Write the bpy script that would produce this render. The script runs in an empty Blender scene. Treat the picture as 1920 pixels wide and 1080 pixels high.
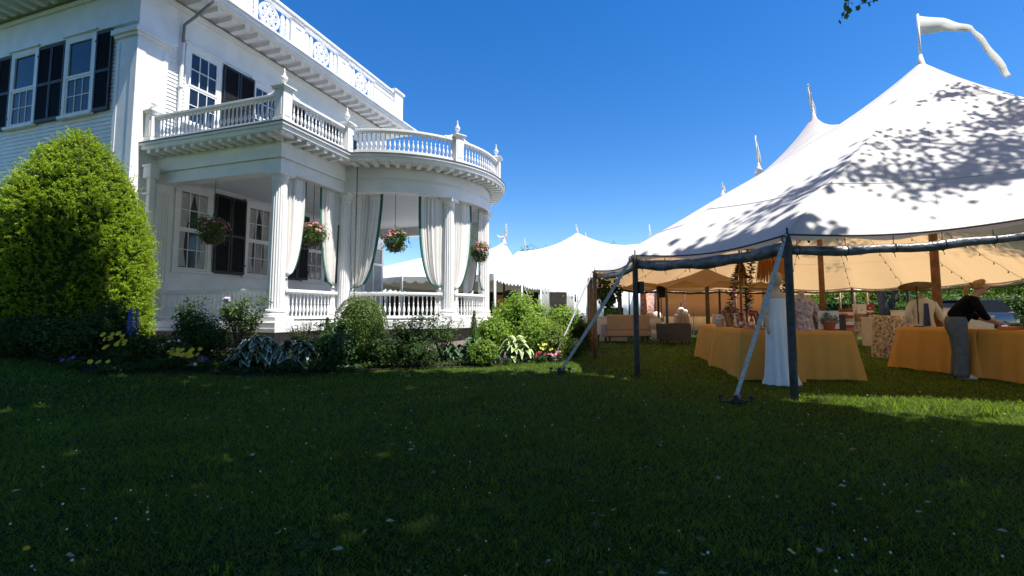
import bpy, math, random
import numpy as np
from mathutils import Vector, Matrix
R = math.radians
random.seed(7); rng = np.random.default_rng(7)
scene = bpy.context.scene
COL = scene.collection
# ------------------------------------------------------------ camera, sky, sun, exposure
CAM_H, FPX, PITCH = 1.12, 900.0, R(4.5)
CYC = 585 - FPX * math.tan(PITCH)                 # image row of the optical axis
cam_d = bpy.data.cameras.new('camera'); cam = bpy.data.objects.new('camera', cam_d); COL.objects.link(cam)
cam_d.sensor_width = 36; cam_d.lens = 36 * FPX / 1920
cam_d.shift_y = (CYC - 540) / 1920
cam_d.clip_start = 0.05; cam_d.clip_end = 2000
cam.location = (0, 0, CAM_H); cam.rotation_euler = (R(90) + PITCH, 0, 0)
scene.camera = cam
SUN_EL = R(65); SH = Vector((0.9, -0.43)).normalized()
TAN = math.tan(SUN_EL)
w = bpy.data.worlds.new('World'); scene.world = w; w.use_nodes = True
nt = w.node_tree; nt.nodes.clear()
sky = nt.nodes.new('ShaderNodeTexSky'); sky.sky_type = 'NISHITA'; sky.sun_disc = False
sky.sun_elevation = SUN_EL; sky.sun_rotation = math.atan2(SH.x, SH.y)
sky.air_density = 1.0; sky.dust_density = 0.2; sky.ozone_density = 3.0; sky.altitude = 0
bg = nt.nodes.new('ShaderNodeBackground'); bg.inputs[1].default_value = 0.105
wo = nt.nodes.new('ShaderNodeOutputWorld')
hs = nt.nodes.new('ShaderNodeHueSaturation'); hs.inputs['Saturation'].default_value = 1.38; hs.inputs['Hue'].default_value = 0.508
nt.links.new(sky.outputs[0], hs.inputs['Color']); nt.links.new(hs.outputs[0], bg.inputs[0]); nt.links.new(bg.outputs[0], wo.inputs[0])
sun_d = bpy.data.lights.new('sun', 'SUN'); sun_d.energy = 5.0; sun_d.angle = R(0.55); sun_d.color = (1, 0.95, 0.88)
sun = bpy.data.objects.new('sun', sun_d); COL.objects.link(sun)
sdir = Vector((SH.x * math.cos(SUN_EL), SH.y * math.cos(SUN_EL), math.sin(SUN_EL)))
sun.rotation_euler = sdir.to_track_quat('Z', 'Y').to_euler(); sun.location = sdir * 60
scene.view_settings.view_transform = 'Standard'; scene.view_settings.look = 'None'
scene.view_settings.gamma = 1; scene.view_settings.use_curve_mapping = False
scene.view_settings.exposure = 0.87
scene.render.engine = 'CYCLES'
scene.cycles.max_bounces = 8; scene.cycles.transparent_max_bounces = 8; scene.cycles.diffuse_bounces = 5
scene.render.resolution_x = 1024; scene.render.resolution_y = 576

# ------------------------------------------------------------ helpers
def at(px, py, Y):
    """world point at depth Y seen toward photo pixel (px, py)"""
    dx = (px - 960) / FPX; dv = (CYC - py) / FPX
    d = Vector((dx, math.cos(PITCH) - dv * math.sin(PITCH), math.sin(PITCH) + dv * math.cos(PITCH)))
    return Vector((0, 0, CAM_H)) + d * (Y / d.y)
def S_(t):
    t = max(0.0, min(1.0, t)); return t * t * (3 - 2 * t)
def gz(x, y):
    """the lawn swells gently toward the bed at the left"""
    return .42 * S_((-3.3 - x) / 4.6) * S_((y - 3.6) / 3.6)
def gp(px, py):
    dv = (CYC - py) / FPX
    d = Vector(((px - 960) / FPX, math.cos(PITCH) - dv * math.sin(PITCH), math.sin(PITCH) + dv * math.cos(PITCH)))
    z = 0
    for _ in range(12):
        p = Vector((0, 0, CAM_H)) + d * ((z - CAM_H) / d.z); z = gz(p.x, p.y)
    p.z = z
    return p
def mat(name, col, rough=0.6, var=0.0, scale=8.0, bump=0.0, bscale=None, metal=0.0, transl=None, tfac=0.3, island=0.0, col2=None, spec=0.5, coat=0.0):
    m = bpy.data.materials.new(name); m.use_nodes = True; n = m.node_tree.nodes; l = m.node_tree.links
    b = n['Principled BSDF']; b.inputs['Roughness'].default_value = rough; b.inputs['Metallic'].default_value = metal
    b.inputs['Specular IOR Level'].default_value = spec; b.inputs['Coat Weight'].default_value = coat
    c = (*col, 1); b.inputs['Base Color'].default_value = c
    src = None
    if var > 0 or col2:
        tc = n.new('ShaderNodeTexCoord'); no = n.new('ShaderNodeTexNoise'); no.inputs['Scale'].default_value = scale
        no.inputs['Detail'].default_value = 6
        l.new(tc.outputs['Object'], no.inputs['Vector'])
        ra = n.new('ShaderNodeValToRGB')
        ra.color_ramp.elements[0].position = 0.35; ra.color_ramp.elements[1].position = 0.65
        ra.color_ramp.elements[0].color = (*[max(0, x * (1 - var)) for x in col], 1)
        ra.color_ramp.elements[1].color = (*(col2 or [min(1, x * (1 + var)) for x in col]), 1)
        l.new(no.outputs['Fac'], ra.inputs[0]); src = ra.outputs[0]
    if island > 0:
        g = n.new('ShaderNodeNewGeometry'); mr = n.new('ShaderNodeMapRange')
        mr.inputs['To Min'].default_value = 1 - island; mr.inputs['To Max'].default_value = 1 + island
        l.new(g.outputs['Random Per Island'], mr.inputs['Value'])
        mx = n.new('ShaderNodeVectorMath'); mx.operation = 'SCALE'
        if src: l.new(src, mx.inputs[0])
        else: mx.inputs[0].default_value = col
        l.new(mr.outputs[0], mx.inputs['Scale']); src = mx.outputs[0]
    if src: l.new(src, b.inputs['Base Color'])
    if bump > 0:
        tc = n.new('ShaderNodeTexCoord'); no = n.new('ShaderNodeTexNoise'); no.inputs['Scale'].default_value = bscale or scale * 3
        no.inputs['Detail'].default_value = 5
        l.new(tc.outputs['Object'], no.inputs['Vector'])
        bp = n.new('ShaderNodeBump'); bp.inputs['Strength'].default_value = bump; bp.inputs['Distance'].default_value = 0.02
        l.new(no.outputs['Fac'], bp.inputs['Height']); l.new(bp.outputs[0], b.inputs['Normal'])
    if transl:
        t = n.new('ShaderNodeBsdfTranslucent'); t.inputs[0].default_value = (*transl, 1)
        mx = n.new('ShaderNodeMixShader'); mx.inputs[0].default_value = tfac
        l.new(b.outputs[0], mx.inputs[1]); l.new(t.outputs[0], mx.inputs[2])
        l.new(mx.outputs[0], n['Material Output'].inputs['Surface'])
    return m
def tag(o, label=None, cat=None, group=None, kind=None):
    if label: o['label'] = label
    if cat: o['category'] = cat
    if group: o['group'] = group
    if kind: o['kind'] = kind
    return o
def empty(name, loc=(0, 0, 0), rz=0, label=None, cat=None, group=None):
    o = bpy.data.objects.new(name, None); COL.objects.link(o); o.location = loc; o.rotation_euler = (0, 0, rz)
    o.empty_display_size = 0.1
    return tag(o, label, cat, group)
def inst(name, data, parent=None, loc=(0, 0, 0), rot=(0, 0, 0), sc=None):
    o = bpy.data.objects.new(name, data); COL.objects.link(o); o.parent = parent; o.location = loc; o.rotation_euler = rot
    if sc: o.scale = sc if hasattr(sc, '__len__') else (sc, sc, sc)
    return o
def copy_tree(o, parent=None):
    c = o.copy(); COL.objects.link(c); c.parent = parent
    for ch in list(o.children): copy_tree(ch, c)
    return c
class MB:
    def __init__(s): s.v = []; s.f = []; s.m = []
    def add(s, vs, fs, M=None, mi=0):
        k = len(s.v)
        if M is not None: vs = [M @ Vector(p) for p in vs]
        s.v.extend([tuple(p) for p in vs]); s.f.extend([tuple(i + k for i in f) for f in fs]); s.m.extend([mi] * len(fs)); return s
    def box(s, a, b, M=None, mi=0):
        x0, y0, z0 = a; x1, y1, z1 = b
        return s.add([(x0,y0,z0),(x1,y0,z0),(x1,y1,z0),(x0,y1,z0),(x0,y0,z1),(x1,y0,z1),(x1,y1,z1),(x0,y1,z1)],
                     [(0,3,2,1),(4,5,6,7),(0,1,5,4),(1,2,6,5),(2,3,7,6),(3,0,4,7)], M, mi)
    def tube(s, pts, r, n=8, mi=0, cap=True, M=None, flat=1.0):
        pts = [Vector(p) for p in pts]; rs = r if hasattr(r, '__len__') else [r] * len(pts)
        vs = []; fs = []; up0 = None
        for i, p in enumerate(pts):
            d = (pts[min(i + 1, len(pts) - 1)] - pts[max(i - 1, 0)]).normalized()
            if up0 is None: up0 = Vector((0, 0, 1)) if abs(d.z) < 0.9 else Vector((1, 0, 0))
            x = d.cross(up0).normalized(); y = d.cross(x).normalized(); up0 = -y if (-y).dot(up0) > 0 else y
            x = d.cross(up0).normalized(); y = x.cross(d).normalized()
            for k in range(n):
                t = 2 * math.pi * k / n; vs.append(p + x * math.cos(t) * rs[i] + y * math.sin(t) * rs[i] * flat)
        for i in range(len(pts) - 1):
            for k in range(n):
                a = i * n + k; b = i * n + (k + 1) % n; fs.append((a, b, b + n, a + n))
        if cap: fs.append(tuple(range(n))[::-1]); fs.append(tuple(range((len(pts) - 1) * n, len(pts) * n)))
        return s.add(vs, fs, M, mi)
    def lathe(s, prof, n=12, o=(0, 0, 0), lobes=0, la=0.0, mi=0, M=None, sx=1, sy=1):
        vs = []; fs = []
        for r, z in prof:
            for k in range(n):
                t = 2 * math.pi * k / n; rr = r * (1 - la * abs(math.sin(lobes * t / 2))) if lobes else r
                vs.append((o[0] + math.cos(t) * rr * sx, o[1] + math.sin(t) * rr * sy, o[2] + z))
        for i in range(len(prof) - 1):
            for k in range(n):
                a = i * n + k; b = i * n + (k + 1) % n; fs.append((a, b, b + n, a + n))
        fs.append(tuple(range(n))[::-1]); fs.append(tuple(range((len(prof) - 1) * n, len(prof) * n)))
        return s.add(vs, fs, M, mi)
    def loft(s, rings, n=14, mi=0):
        """rings: (cx,cy,cz,rx,ry)"""
        vs = []; fs = []
        for cx, cy, cz, rx, ry in rings:
            for k in range(n):
                t = 2 * math.pi * k / n; vs.append((cx + math.cos(t) * rx, cy + math.sin(t) * ry, cz))
        for i in range(len(rings) - 1):
            for k in range(n):
                a = i * n + k; b = i * n + (k + 1) % n; fs.append((a, b, b + n, a + n))
        fs.append(tuple(range(n))[::-1]); fs.append(tuple(range((len(rings) - 1) * n, len(rings) * n)))
        return s.add(vs, fs, None, mi)
    def prism(s, poly, z0, z1, mi=0):
        n = len(poly); vs = [(x, y, z0) for x, y in poly] + [(x, y, z1) for x, y in poly]
        fs = [tuple(range(n))[::-1], tuple(range(n, 2 * n))] + [(i, (i + 1) % n, n + (i + 1) % n, n + i) for i in range(n)]
        return s.add(vs, fs, None, mi)
    def grid(s, P, mi=0, closed=False):
        h = len(P); wd = len(P[0]); vs = [p for r in P for p in r]; fs = []
        for i in range(h - 1):
            for j in range(wd if closed else wd - 1):
                a = i * wd + j; b = i * wd + (j + 1) % wd; fs.append((a, b, b + wd, a + wd))
        return s.add(vs, fs, None, mi)
    def sphere(s, c, r, n=10, m=7, mi=0, sz=1):
        prof = [(max(1e-4, r * math.sin(math.pi * i / m)), -r * sz * math.cos(math.pi * i / m)) for i in range(m + 1)]
        return s.lathe(prof, n, c, mi=mi)
    def mesh(s, name, mats, smooth=False):
        me = bpy.data.meshes.new(name); me.from_pydata(s.v, [], s.f)
        for m in (mats if isinstance(mats, (list, tuple)) else [mats]): me.materials.append(m)
        me.polygons.foreach_set('material_index', s.m)
        if smooth:
            me.polygons.foreach_set('use_smooth', [True] * len(s.f))
        me.update(); return me
    def build(s, name, mats, parent=None, smooth=False, loc=(0, 0, 0), rot=(0, 0, 0), bevel=0, solid=0):
        o = inst(name, s.mesh(name, mats, smooth), parent, loc, rot)
        if smooth == 'auto':
            pass
        if solid:
            md = o.modifiers.new('solid', 'SOLIDIFY'); md.thickness = solid; md.offset = 0
        if bevel:
            md = o.modifiers.new('bevel', 'BEVEL'); md.width = bevel; md.segments = 2; md.limit_method = 'ANGLE'
        return o
def npmesh(name, V, F, mats, smooth=False):
    me = bpy.data.meshes.new(name); V = np.asarray(V, np.float32); F = np.asarray(F, np.int32); k = F.shape[1]
    me.vertices.add(len(V)); me.vertices.foreach_set('co', V.ravel())
    me.loops.add(F.size); me.loops.foreach_set('vertex_index', F.ravel())
    me.polygons.add(len(F)); me.polygons.foreach_set('loop_start', np.arange(0, F.size, k, dtype=np.int32))
    try: me.polygons.foreach_set('loop_total', np.full(len(F), k, np.int32))
    except Exception: pass
    for m in (mats if isinstance(mats, (list, tuple)) else [mats]): me.materials.append(m)
    me.update(calc_edges=True); me.validate(); return me
def leaf_arrays(C, N, L, W, fold=0.25, up=0.0):
    """a folded leaf (4 verts, 2 tris) at each centre C facing N"""
    n = len(C); L = np.broadcast_to(L, n)[:, None]; W = np.broadcast_to(W, n)[:, None]
    N = N / (np.linalg.norm(N, axis=1, keepdims=True) + 1e-9)
    T = rng.normal(size=(n, 3)); T[:, 2] += up
    T -= N * (T * N).sum(1, keepdims=True); T /= (np.linalg.norm(T, axis=1, keepdims=True) + 1e-9)
    B = np.cross(N, T)
    b = C - T * L * 0.5; t = C + T * L * 0.5
    r = C + B * W * 0.5 + N * W * fold - T * L * 0.08; l = C - B * W * 0.5 + N * W * fold - T * L * 0.08
    V = np.stack([b, r, t, l], 1).reshape(-1, 3)
    i = np.arange(n)[:, None] * 4
    F = np.concatenate([i + [0, 1, 2], i + [0, 2, 3]], 1).reshape(-1, 3)
    return V, F
def ellipsoid_leaves(c, r, n, clumps, L, W, crad=0.16, shell=0.55, zmin=None, flat=0.0, fill=0.25):
    """leaves gathered in clumps through an ellipsoid; returns centres and normals"""
    c = np.array(c, float); r = np.array(r, float)
    D = rng.normal(size=(clumps, 3)); D /= np.linalg.norm(D, axis=1, keepdims=True)
    rad = shell + (1 - shell) * rng.random(clumps) ** 0.6
    rad = np.where(rng.random(clumps) < fill, rng.random(clumps) ** 0.5, rad) * (1 + rng.normal(size=clumps) * 0.06)
    K = D * rad[:, None]
    idx = rng.integers(0, clumps, n)
    P = K[idx] + rng.normal(size=(n, 3)) * crad
    C = c + P * r
    N = P + rng.normal(size=(n, 3)) * 0.45; N[:, 2] += 0.35
    if zmin is not None:
        k = C[:, 2] > zmin; C = C[k]; N = N[k]
    return C, N
def leaf_obj(name, C, N, L, W, m, parent=None, fold=0.25, jit=0.3, up=0.0):
    n = len(C); s = 1 + rng.normal(size=n) * jit * 0.5; s = np.clip(s, 0.4, 1.7)
    V, F = leaf_arrays(C, N, L * s, W * s, fold, up)
    return inst(name, npmesh(name, V, F, m), parent)

# ------------------------------------------------------------ materials
M = {}
M['white'] = mat('white_paint', (0.79, 0.79, 0.78), 0.55, 0.06, 2.2, 0.08, 30)
M['cream'] = mat('porch_white_paint', (0.78, 0.775, 0.76), 0.6, 0.03, 4, 0.05, 25)
M['ceil'] = mat('porch_ceiling_paint', (0.66, 0.68, 0.68), 0.6, 0.03, 3)
M['roofedge'] = mat('lead_roof_edge', (0.10, 0.105, 0.11), 0.5, 0.2, 6)
M['metalpipe'] = mat('grey_pipe', (0.22, 0.22, 0.22), 0.45, 0.15, 5)
M['black'] = mat('black_shutter_paint', (0.012, 0.012, 0.014), 0.5, 0.2, 10)
M['glass'] = mat('window_glass', (0.012, 0.016, 0.025), 0.04, spec=0.8)
M['glassdark'] = mat('window_glass_grey', (0.025, 0.024, 0.024), 0.08, 0.4, 1.2, spec=0.6)
M['drape_in'] = mat('window_drape', (0.42, 0.40, 0.37), 0.9, 0.15, 6)
M['brick'] = mat('painted_brick', (0.36, 0.29, 0.25), 0.9, 0.3, 9, 0.3)
M['cloth'] = mat('curtain_cloth', (0.82, 0.80, 0.77), 0.9, 0.03, 6, transl=(0.7, 0.66, 0.6), tfac=0.15)
M['green_trim'] = mat('green_trim', (0.015, 0.12, 0.085), 0.8, 0.2, 9)
M['chain'] = mat('dark_chain', (0.03, 0.027, 0.025), 0.5, metal=0.5)
M['tent'] = mat('sailcloth', (0.87, 0.86, 0.84), 0.7, 0.03, 2, 0.25, 4, transl=(0.88, 0.55, 0.26), tfac=0.34)
M['tentw'] = mat('white_vinyl', (0.82, 0.82, 0.80), 0.55, 0.02, 2, 0.1, 5, transl=(0.6, 0.5, 0.38), tfac=0.07)
M['flag'] = mat('pennant_cloth', (0.8, 0.8, 0.78), 0.8, 0.03, 5, transl=(0.8, 0.8, 0.76), tfac=0.45)
M['tentwall'] = mat('grey_sidewall', (0.34, 0.345, 0.31), 0.6, 0.1, 3, transl=(0.6, 0.58, 0.5), tfac=0.3)
M['vinyl'] = mat('rolled_clear_vinyl', (0.12, 0.125, 0.135), 0.32, 0.5, 7, 1.0, 16, spec=0.6)
M['rope'] = mat('tarred_rope', (0.05, 0.045, 0.04), 0.8)
M['pole_dark'] = mat('weathered_pole', (0.05, 0.052, 0.052), 0.75, 0.35, 12, 0.3)
M['pole_wood'] = mat('varnished_pole', (0.23, 0.105, 0.05), 0.5, 0.3, 8, 0.15)
M['strap'] = mat('webbing', (0.42, 0.45, 0.48), 0.6, 0.2, 30)
M['iron'] = mat('black_iron', (0.02, 0.02, 0.022), 0.6, 0.3, 20)
M['yellow'] = mat('yellow_tablecloth', (0.58, 0.29, 0.055), 0.85, 0.04, 6, 0.05, 40)
M['soil'] = mat('dark_mulch', (0.025, 0.017, 0.012), 0.95, 0.5, 25, 0.8)
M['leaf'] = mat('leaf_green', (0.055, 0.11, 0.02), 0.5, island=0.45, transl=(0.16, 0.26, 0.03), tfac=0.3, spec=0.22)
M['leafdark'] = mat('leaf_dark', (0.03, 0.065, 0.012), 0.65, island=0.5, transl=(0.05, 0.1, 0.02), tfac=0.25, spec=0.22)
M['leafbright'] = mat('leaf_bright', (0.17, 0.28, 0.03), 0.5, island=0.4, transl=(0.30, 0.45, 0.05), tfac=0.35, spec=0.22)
M['yew'] = mat('yew_needles', (0.225, 0.35, 0.025), 0.55, island=0.45, transl=(0.42, 0.52, 0.03), tfac=0.4, spec=0.22)
M['boxwood'] = mat('box_leaves', (0.06, 0.12, 0.015), 0.5, island=0.4, transl=(0.2, 0.3, 0.03), tfac=0.3, spec=0.22)
M['treeleaf'] = mat('tree_leaf', (0.04, 0.08, 0.018), 0.5, island=0.45, transl=(0.12, 0.2, 0.03), tfac=0.3, spec=0.22)
M['bark'] = mat('bark', (0.09, 0.07, 0.055), 0.95, 0.4, 9, 0.8)
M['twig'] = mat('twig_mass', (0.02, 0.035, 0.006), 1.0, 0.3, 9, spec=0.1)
M['hosta'] = mat('hosta_green', (0.03, 0.075, 0.045), 0.45, 0.3, 14)
M['hostaw'] = mat('hosta_cream_margin', (0.42, 0.46, 0.34), 0.5)
M['hostay'] = mat('hosta_lime', (0.16, 0.26, 0.05), 0.45, 0.3, 14)
M['pyel'] = mat('petal_yellow', (0.75, 0.55, 0.02), 0.6, transl=(0.8, 0.6, 0.03), tfac=0.25)
M['ppur'] = mat('petal_purple', (0.25, 0.05, 0.45), 0.6, transl=(0.3, 0.06, 0.5), tfac=0.2)
M['pblue'] = mat('petal_blue', (0.06, 0.09, 0.5), 0.6, transl=(0.08, 0.1, 0.5), tfac=0.2)
M['pwhite'] = mat('petal_white', (0.75, 0.75, 0.72), 0.6, transl=(0.7, 0.7, 0.65), tfac=0.2)
M['ppink'] = mat('petal_pink', (0.75, 0.25, 0.33), 0.6, island=0.3, transl=(0.8, 0.3, 0.35), tfac=0.3)
M['pred'] = mat('petal_red', (0.5, 0.03, 0.07), 0.6, transl=(0.5, 0.04, 0.06), tfac=0.2)
M['skin'] = mat('skin', (0.50, 0.28, 0.20), 0.55)
M['hair'] = mat('blonde_hair', (0.36, 0.22, 0.08), 0.6, 0.3, 20, 0.4, 60)
M['knit'] = mat('black_sweater', (0.006, 0.006, 0.009), 0.95, spec=0.1)
M['denim'] = mat('grey_denim', (0.095, 0.12, 0.14), 0.9, 0.15, 12)
M['mann'] = mat('mannequin_cloth', (0.55, 0.40, 0.28), 0.7)
M['dress'] = mat('white_dress', (0.74, 0.75, 0.80), 0.8, 0.03, 5, 0.1, 15)
M['beige'] = mat('beige_upholstery', (0.36, 0.25, 0.19), 0.9, 0.05, 9)
M['darkup'] = mat('charcoal_upholstery', (0.05, 0.045, 0.05), 0.9, 0.15, 9)
M['wood'] = mat('wood', (0.30, 0.17, 0.08), 0.6, 0.25, 12)
M['woodd'] = mat('dark_wood', (0.045, 0.025, 0.015), 0.5)
M['straw'] = mat('straw', (0.70, 0.48, 0.22), 0.85, 0.15, 25, 0.5, 60, transl=(.85, .55, .25), tfac=.35)
M['wbox'] = mat('white_box', (0.70, 0.66, 0.60), 0.7, 0.05, 5)
M['bbox'] = mat('brown_box', (0.28, 0.17, 0.10), 0.8, 0.1, 8)
M['rbox'] = mat('red_box', (0.30, 0.02, 0.03), 0.6)
M['nbox'] = mat('blue_box', (0.12, 0.17, 0.26), 0.6, col2=(0.55, 0.55, 0.5), scale=14, var=0.1)
M['floral'] = mat('floral_cloth', (0.20, 0.10, 0.08), 0.85, 0.3, 16, col2=(0.66, 0.55, 0.40))
M['floralj'] = mat('floral_jacket', (0.32, 0.22, 0.30), 0.85, 0.3, 22, col2=(0.62, 0.50, 0.44))
M['stripe'] = mat('pleated_beige', (0.55, 0.42, 0.30), 0.85, 0.1, 5)
M['terra'] = mat('terracotta', (0.42, 0.14, 0.08), 0.8, 0.1, 9)
M['navy'] = mat('navy_print', (0.03, 0.05, 0.14), 0.8, 0.4, 30)
M['carpaint'] = mat('black_car_paint', (0.01, 0.01, 0.012), 0.25, coat=1.0)
M['tyre'] = mat('tyre', (0.015, 0.015, 0.015), 0.8)
M['screen'] = mat('dark_panel', (0.01, 0.01, 0.012), 0.3)
M['orangew'] = mat('orange_wood_board', (0.55, 0.22, 0.07), 0.7, 0.1, 4)
# ------------------------------------------------------------ ground
def lawn_material():
    m = bpy.data.materials.new('lawn_turf'); m.use_nodes = True; n = m.node_tree.nodes; l = m.node_tree.links
    b = n['Principled BSDF']; b.inputs['Roughness'].default_value = 0.95; b.inputs['Specular IOR Level'].default_value = 0.1
    tc = n.new('ShaderNodeTexCoord')
    a = n.new('ShaderNodeTexNoise'); a.inputs['Scale'].default_value = 0.7; a.inputs['Detail'].default_value = 8
    c = n.new('ShaderNodeTexNoise'); c.inputs['Scale'].default_value = 30; c.inputs['Detail'].default_value = 8
    for q in (a, c): l.new(tc.outputs['Object'], q.inputs['Vector'])
    r1 = n.new('ShaderNodeValToRGB'); r1.color_ramp.elements[0].color = (0.015, 0.033, 0.006, 1); r1.color_ramp.elements[1].color = (0.04, 0.07, 0.012, 1)
    r1.color_ramp.elements[0].position = 0.3; r1.color_ramp.elements[1].position = 0.7
    r2 = n.new('ShaderNodeValToRGB'); r2.color_ramp.elements[0].color = (0.5, 0.5, 0.5, 1); r2.color_ramp.elements[1].color = (1.3, 1.3, 1.2, 1)
    l.new(a.outputs[0], r1.inputs[0]); l.new(c.outputs[0], r2.inputs[0])
    mx = n.new('ShaderNodeMix'); mx.data_type = 'RGBA'; mx.blend_type = 'MULTIPLY'; mx.inputs[0].default_value = 1
    l.new(r1.outputs[0], mx.inputs[6]); l.new(r2.outputs[0], mx.inputs[7]); l.new(mx.outputs[2], b.inputs['Base Color'])
    bp = n.new('ShaderNodeBump'); bp.inputs['Strength'].default_value = 0.6; bp.inputs['Distance'].default_value = 0.03
    l.new(c.outputs[0], bp.inputs['Height']); l.new(bp.outputs[0], b.inputs['Normal'])
    return m
M['lawn'] = lawn_material()
g = MB(); N = 48
xs = [-600, -200, -80, -40, -24] + [i * .5 for i in range(-40, 1)] + [5, 10, 20, 40, 80, 200, 600]
g.grid([[(x, y, gz(x, y)) for x in xs] for y in [-600, -200, -60, -20, 0, 2, 3] + [3.5 + i * .4 for i in range(24)] + [14, 20, 40, 80, 200, 600]])
tag(g.build('lawn_ground', M['lawn']), kind='structure')
# planting bed as its own soil sheet, 4 mm above
bed_px = [(-250, 676), (-60, 674), (60, 675), (190, 684), (300, 694), (400, 702), (520, 706), (600, 702), (700, 695), (800, 692), (900, 688), (980, 682), (1040, 676), (1075, 668)]
bed_front = [gp(*p) for p in bed_px]
bed_back = [Vector((1.45, 13.5, 0)), Vector((0.9, 16, 0)), Vector((-1.5, 18, 0)), Vector((-6, 15, 0)), Vector((-10, 13, 0)), Vector((-16, 12, 0))]
g = MB(); rows = []
bk = [Vector((-17, 12.5, 0)), Vector((-16, 12.5, 0)), Vector((-13.5, 12.4, 0)), Vector((-10.5, 12.3, 0)), Vector((-8, 12.6, 0)), Vector((-6.5, 12.5, 0)), Vector((-5, 12.5, 0)), Vector((-4, 12.6, 0)), Vector((-3, 13, 0)), Vector((-2, 14, 0)), Vector((-1.2, 14.5, 0)), Vector((-.2, 14.6, 0)), Vector((.8, 14.6, 0)), Vector((1.5, 14.2, 0))]
def dense(L): return [L[i].lerp(L[i + 1], k / 4) for i in range(len(L) - 1) for k in range(4)] + [L[-1]]
F_, B_ = dense(bed_front), dense(bk)
for k in range(9):
    t = k / 8; rows.append([(lambda q: (q.x, q.y, gz(q.x, q.y) + .02 + .03 * math.sin(min(1, t * 3) * 1.57)))(a.lerp(b, t)) for a, b in zip(F_, B_)])
g.grid(rows)
tag(g.build('planting_bed', M['soil']), kind='structure')
def bed_y(x):
    for a, b in zip(bed_front[:-1], bed_front[1:]):
        if a.x <= x <= b.x: return a.y + (b.y - a.y) * (x - a.x) / (b.x - a.x)
    return 12.0 if x > 1.4 else 10.9
# grass blades: one stuff object
def grass():
    V = []; T = []
    zones = [(1.7, 3.2, 5200, .034, .0042), (3.2, 5.2, 2900, .038, .0055), (5.2, 8, 1500, .042, .008), (8, 12.5, 520, .045, .014), (12.5, 22, 110, .05, .026)]
    P = []; H = []; W = []
    for y0, y1, den, h, wd in zones:
        xm = 1.12 * y1
        n = int(den * (y1 - y0) * 2 * xm)
        y = rng.uniform(y0, y1, n); x = rng.uniform(-xm, xm, n)
        k = np.abs(x) < 1.12 * y + 0.3
        x, y = x[k], y[k]
        by = np.interp(x, [p.x for p in bed_front], [p.y for p in bed_front], left=10.9, right=99)
        k = y < by + 0.03
        x, y = x[k], y[k]
        cl = 0.75 + 0.5 * np.sin(x * 3.1 + np.sin(y * 2.3)) * np.sin(y * 2.7 + 1.3 * np.sin(x * 1.9))
        P.append(np.stack([x, y], 1)); H.append(h * (0.55 + 0.6 * rng.random(len(x))) * (0.75 + 0.35 * cl)); W.append(np.full(len(x), wd))
    P = np.concatenate(P); H = np.concatenate(H); W = np.concatenate(W); n = len(P)
    # a strip of longer blades where the mower misses, along the tent's edge
    a = rng.random(n) * 6.283; lean = 0.5 + 0.9 * rng.random(n)
    dx = np.cos(a); dy = np.sin(a)
    la = rng.random(n) * 6.283
    sm = lambda t: np.clip(t, 0, 1) ** 2 * (3 - 2 * np.clip(t, 0, 1))
    base = np.stack([P[:, 0], P[:, 1], .42 * sm((-3.3 - P[:, 0]) / 4.6) * sm((P[:, 1] - 3.6) / 3.6)], 1)
    b1 = base + np.stack([dx * W / 2, dy * W / 2, np.zeros(n)], 1); b2 = base - np.stack([dx * W / 2, dy * W / 2, np.zeros(n)], 1)
    tip = base + np.stack([np.cos(la) * H * lean, np.sin(la) * H * lean, H], 1)
    Vx = np.stack([b1, b2, tip], 1).reshape(-1, 3); F = np.arange(3 * n).reshape(-1, 3)
    m = mat('grass_blade', (0.05, 0.095, 0.012), 0.6, island=0.55, var=0.6, scale=1.3, transl=(0.30, 0.44, 0.03), tfac=0.42, spec=0.2)
    o = inst('lawn_grass', npmesh('lawn_grass', Vx, F, m))
    tag(o, 'short mown green grass covering the shaded lawn', 'grass', kind='stuff')
    # taller tufts by the tent edge
    C = []
    for _ in range(26):
        cx = rng.uniform(3.75, 5.6); cy = 6.1 - (cx - 3.6) * 0.42 + rng.normal() * 0.12
        for k in range(14): C.append((cx + rng.normal() * .05, cy + rng.normal() * .05))
    C = np.array(C); n = len(C); h = rng.uniform(.06, .15, n); a = rng.random(n) * 6.283; wd = .006
    base = np.stack([C[:, 0], C[:, 1], np.zeros(n)], 1); off = np.stack([np.cos(a) * wd, np.sin(a) * wd, np.zeros(n)], 1)
    la = rng.random(n) * 6.283; tip = base + np.stack([np.cos(la) * h * .5, np.sin(la) * h * .5, h], 1)
    o = inst('tall_grass', npmesh('tall_grass', np.stack([base + off, base - off, tip], 1).reshape(-1, 3), np.arange(3 * n).reshape(-1, 3), m))
    tag(o, 'longer sunlit grass tufts the mower missed along the tent edge', 'grass', kind='stuff')
grass()
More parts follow.
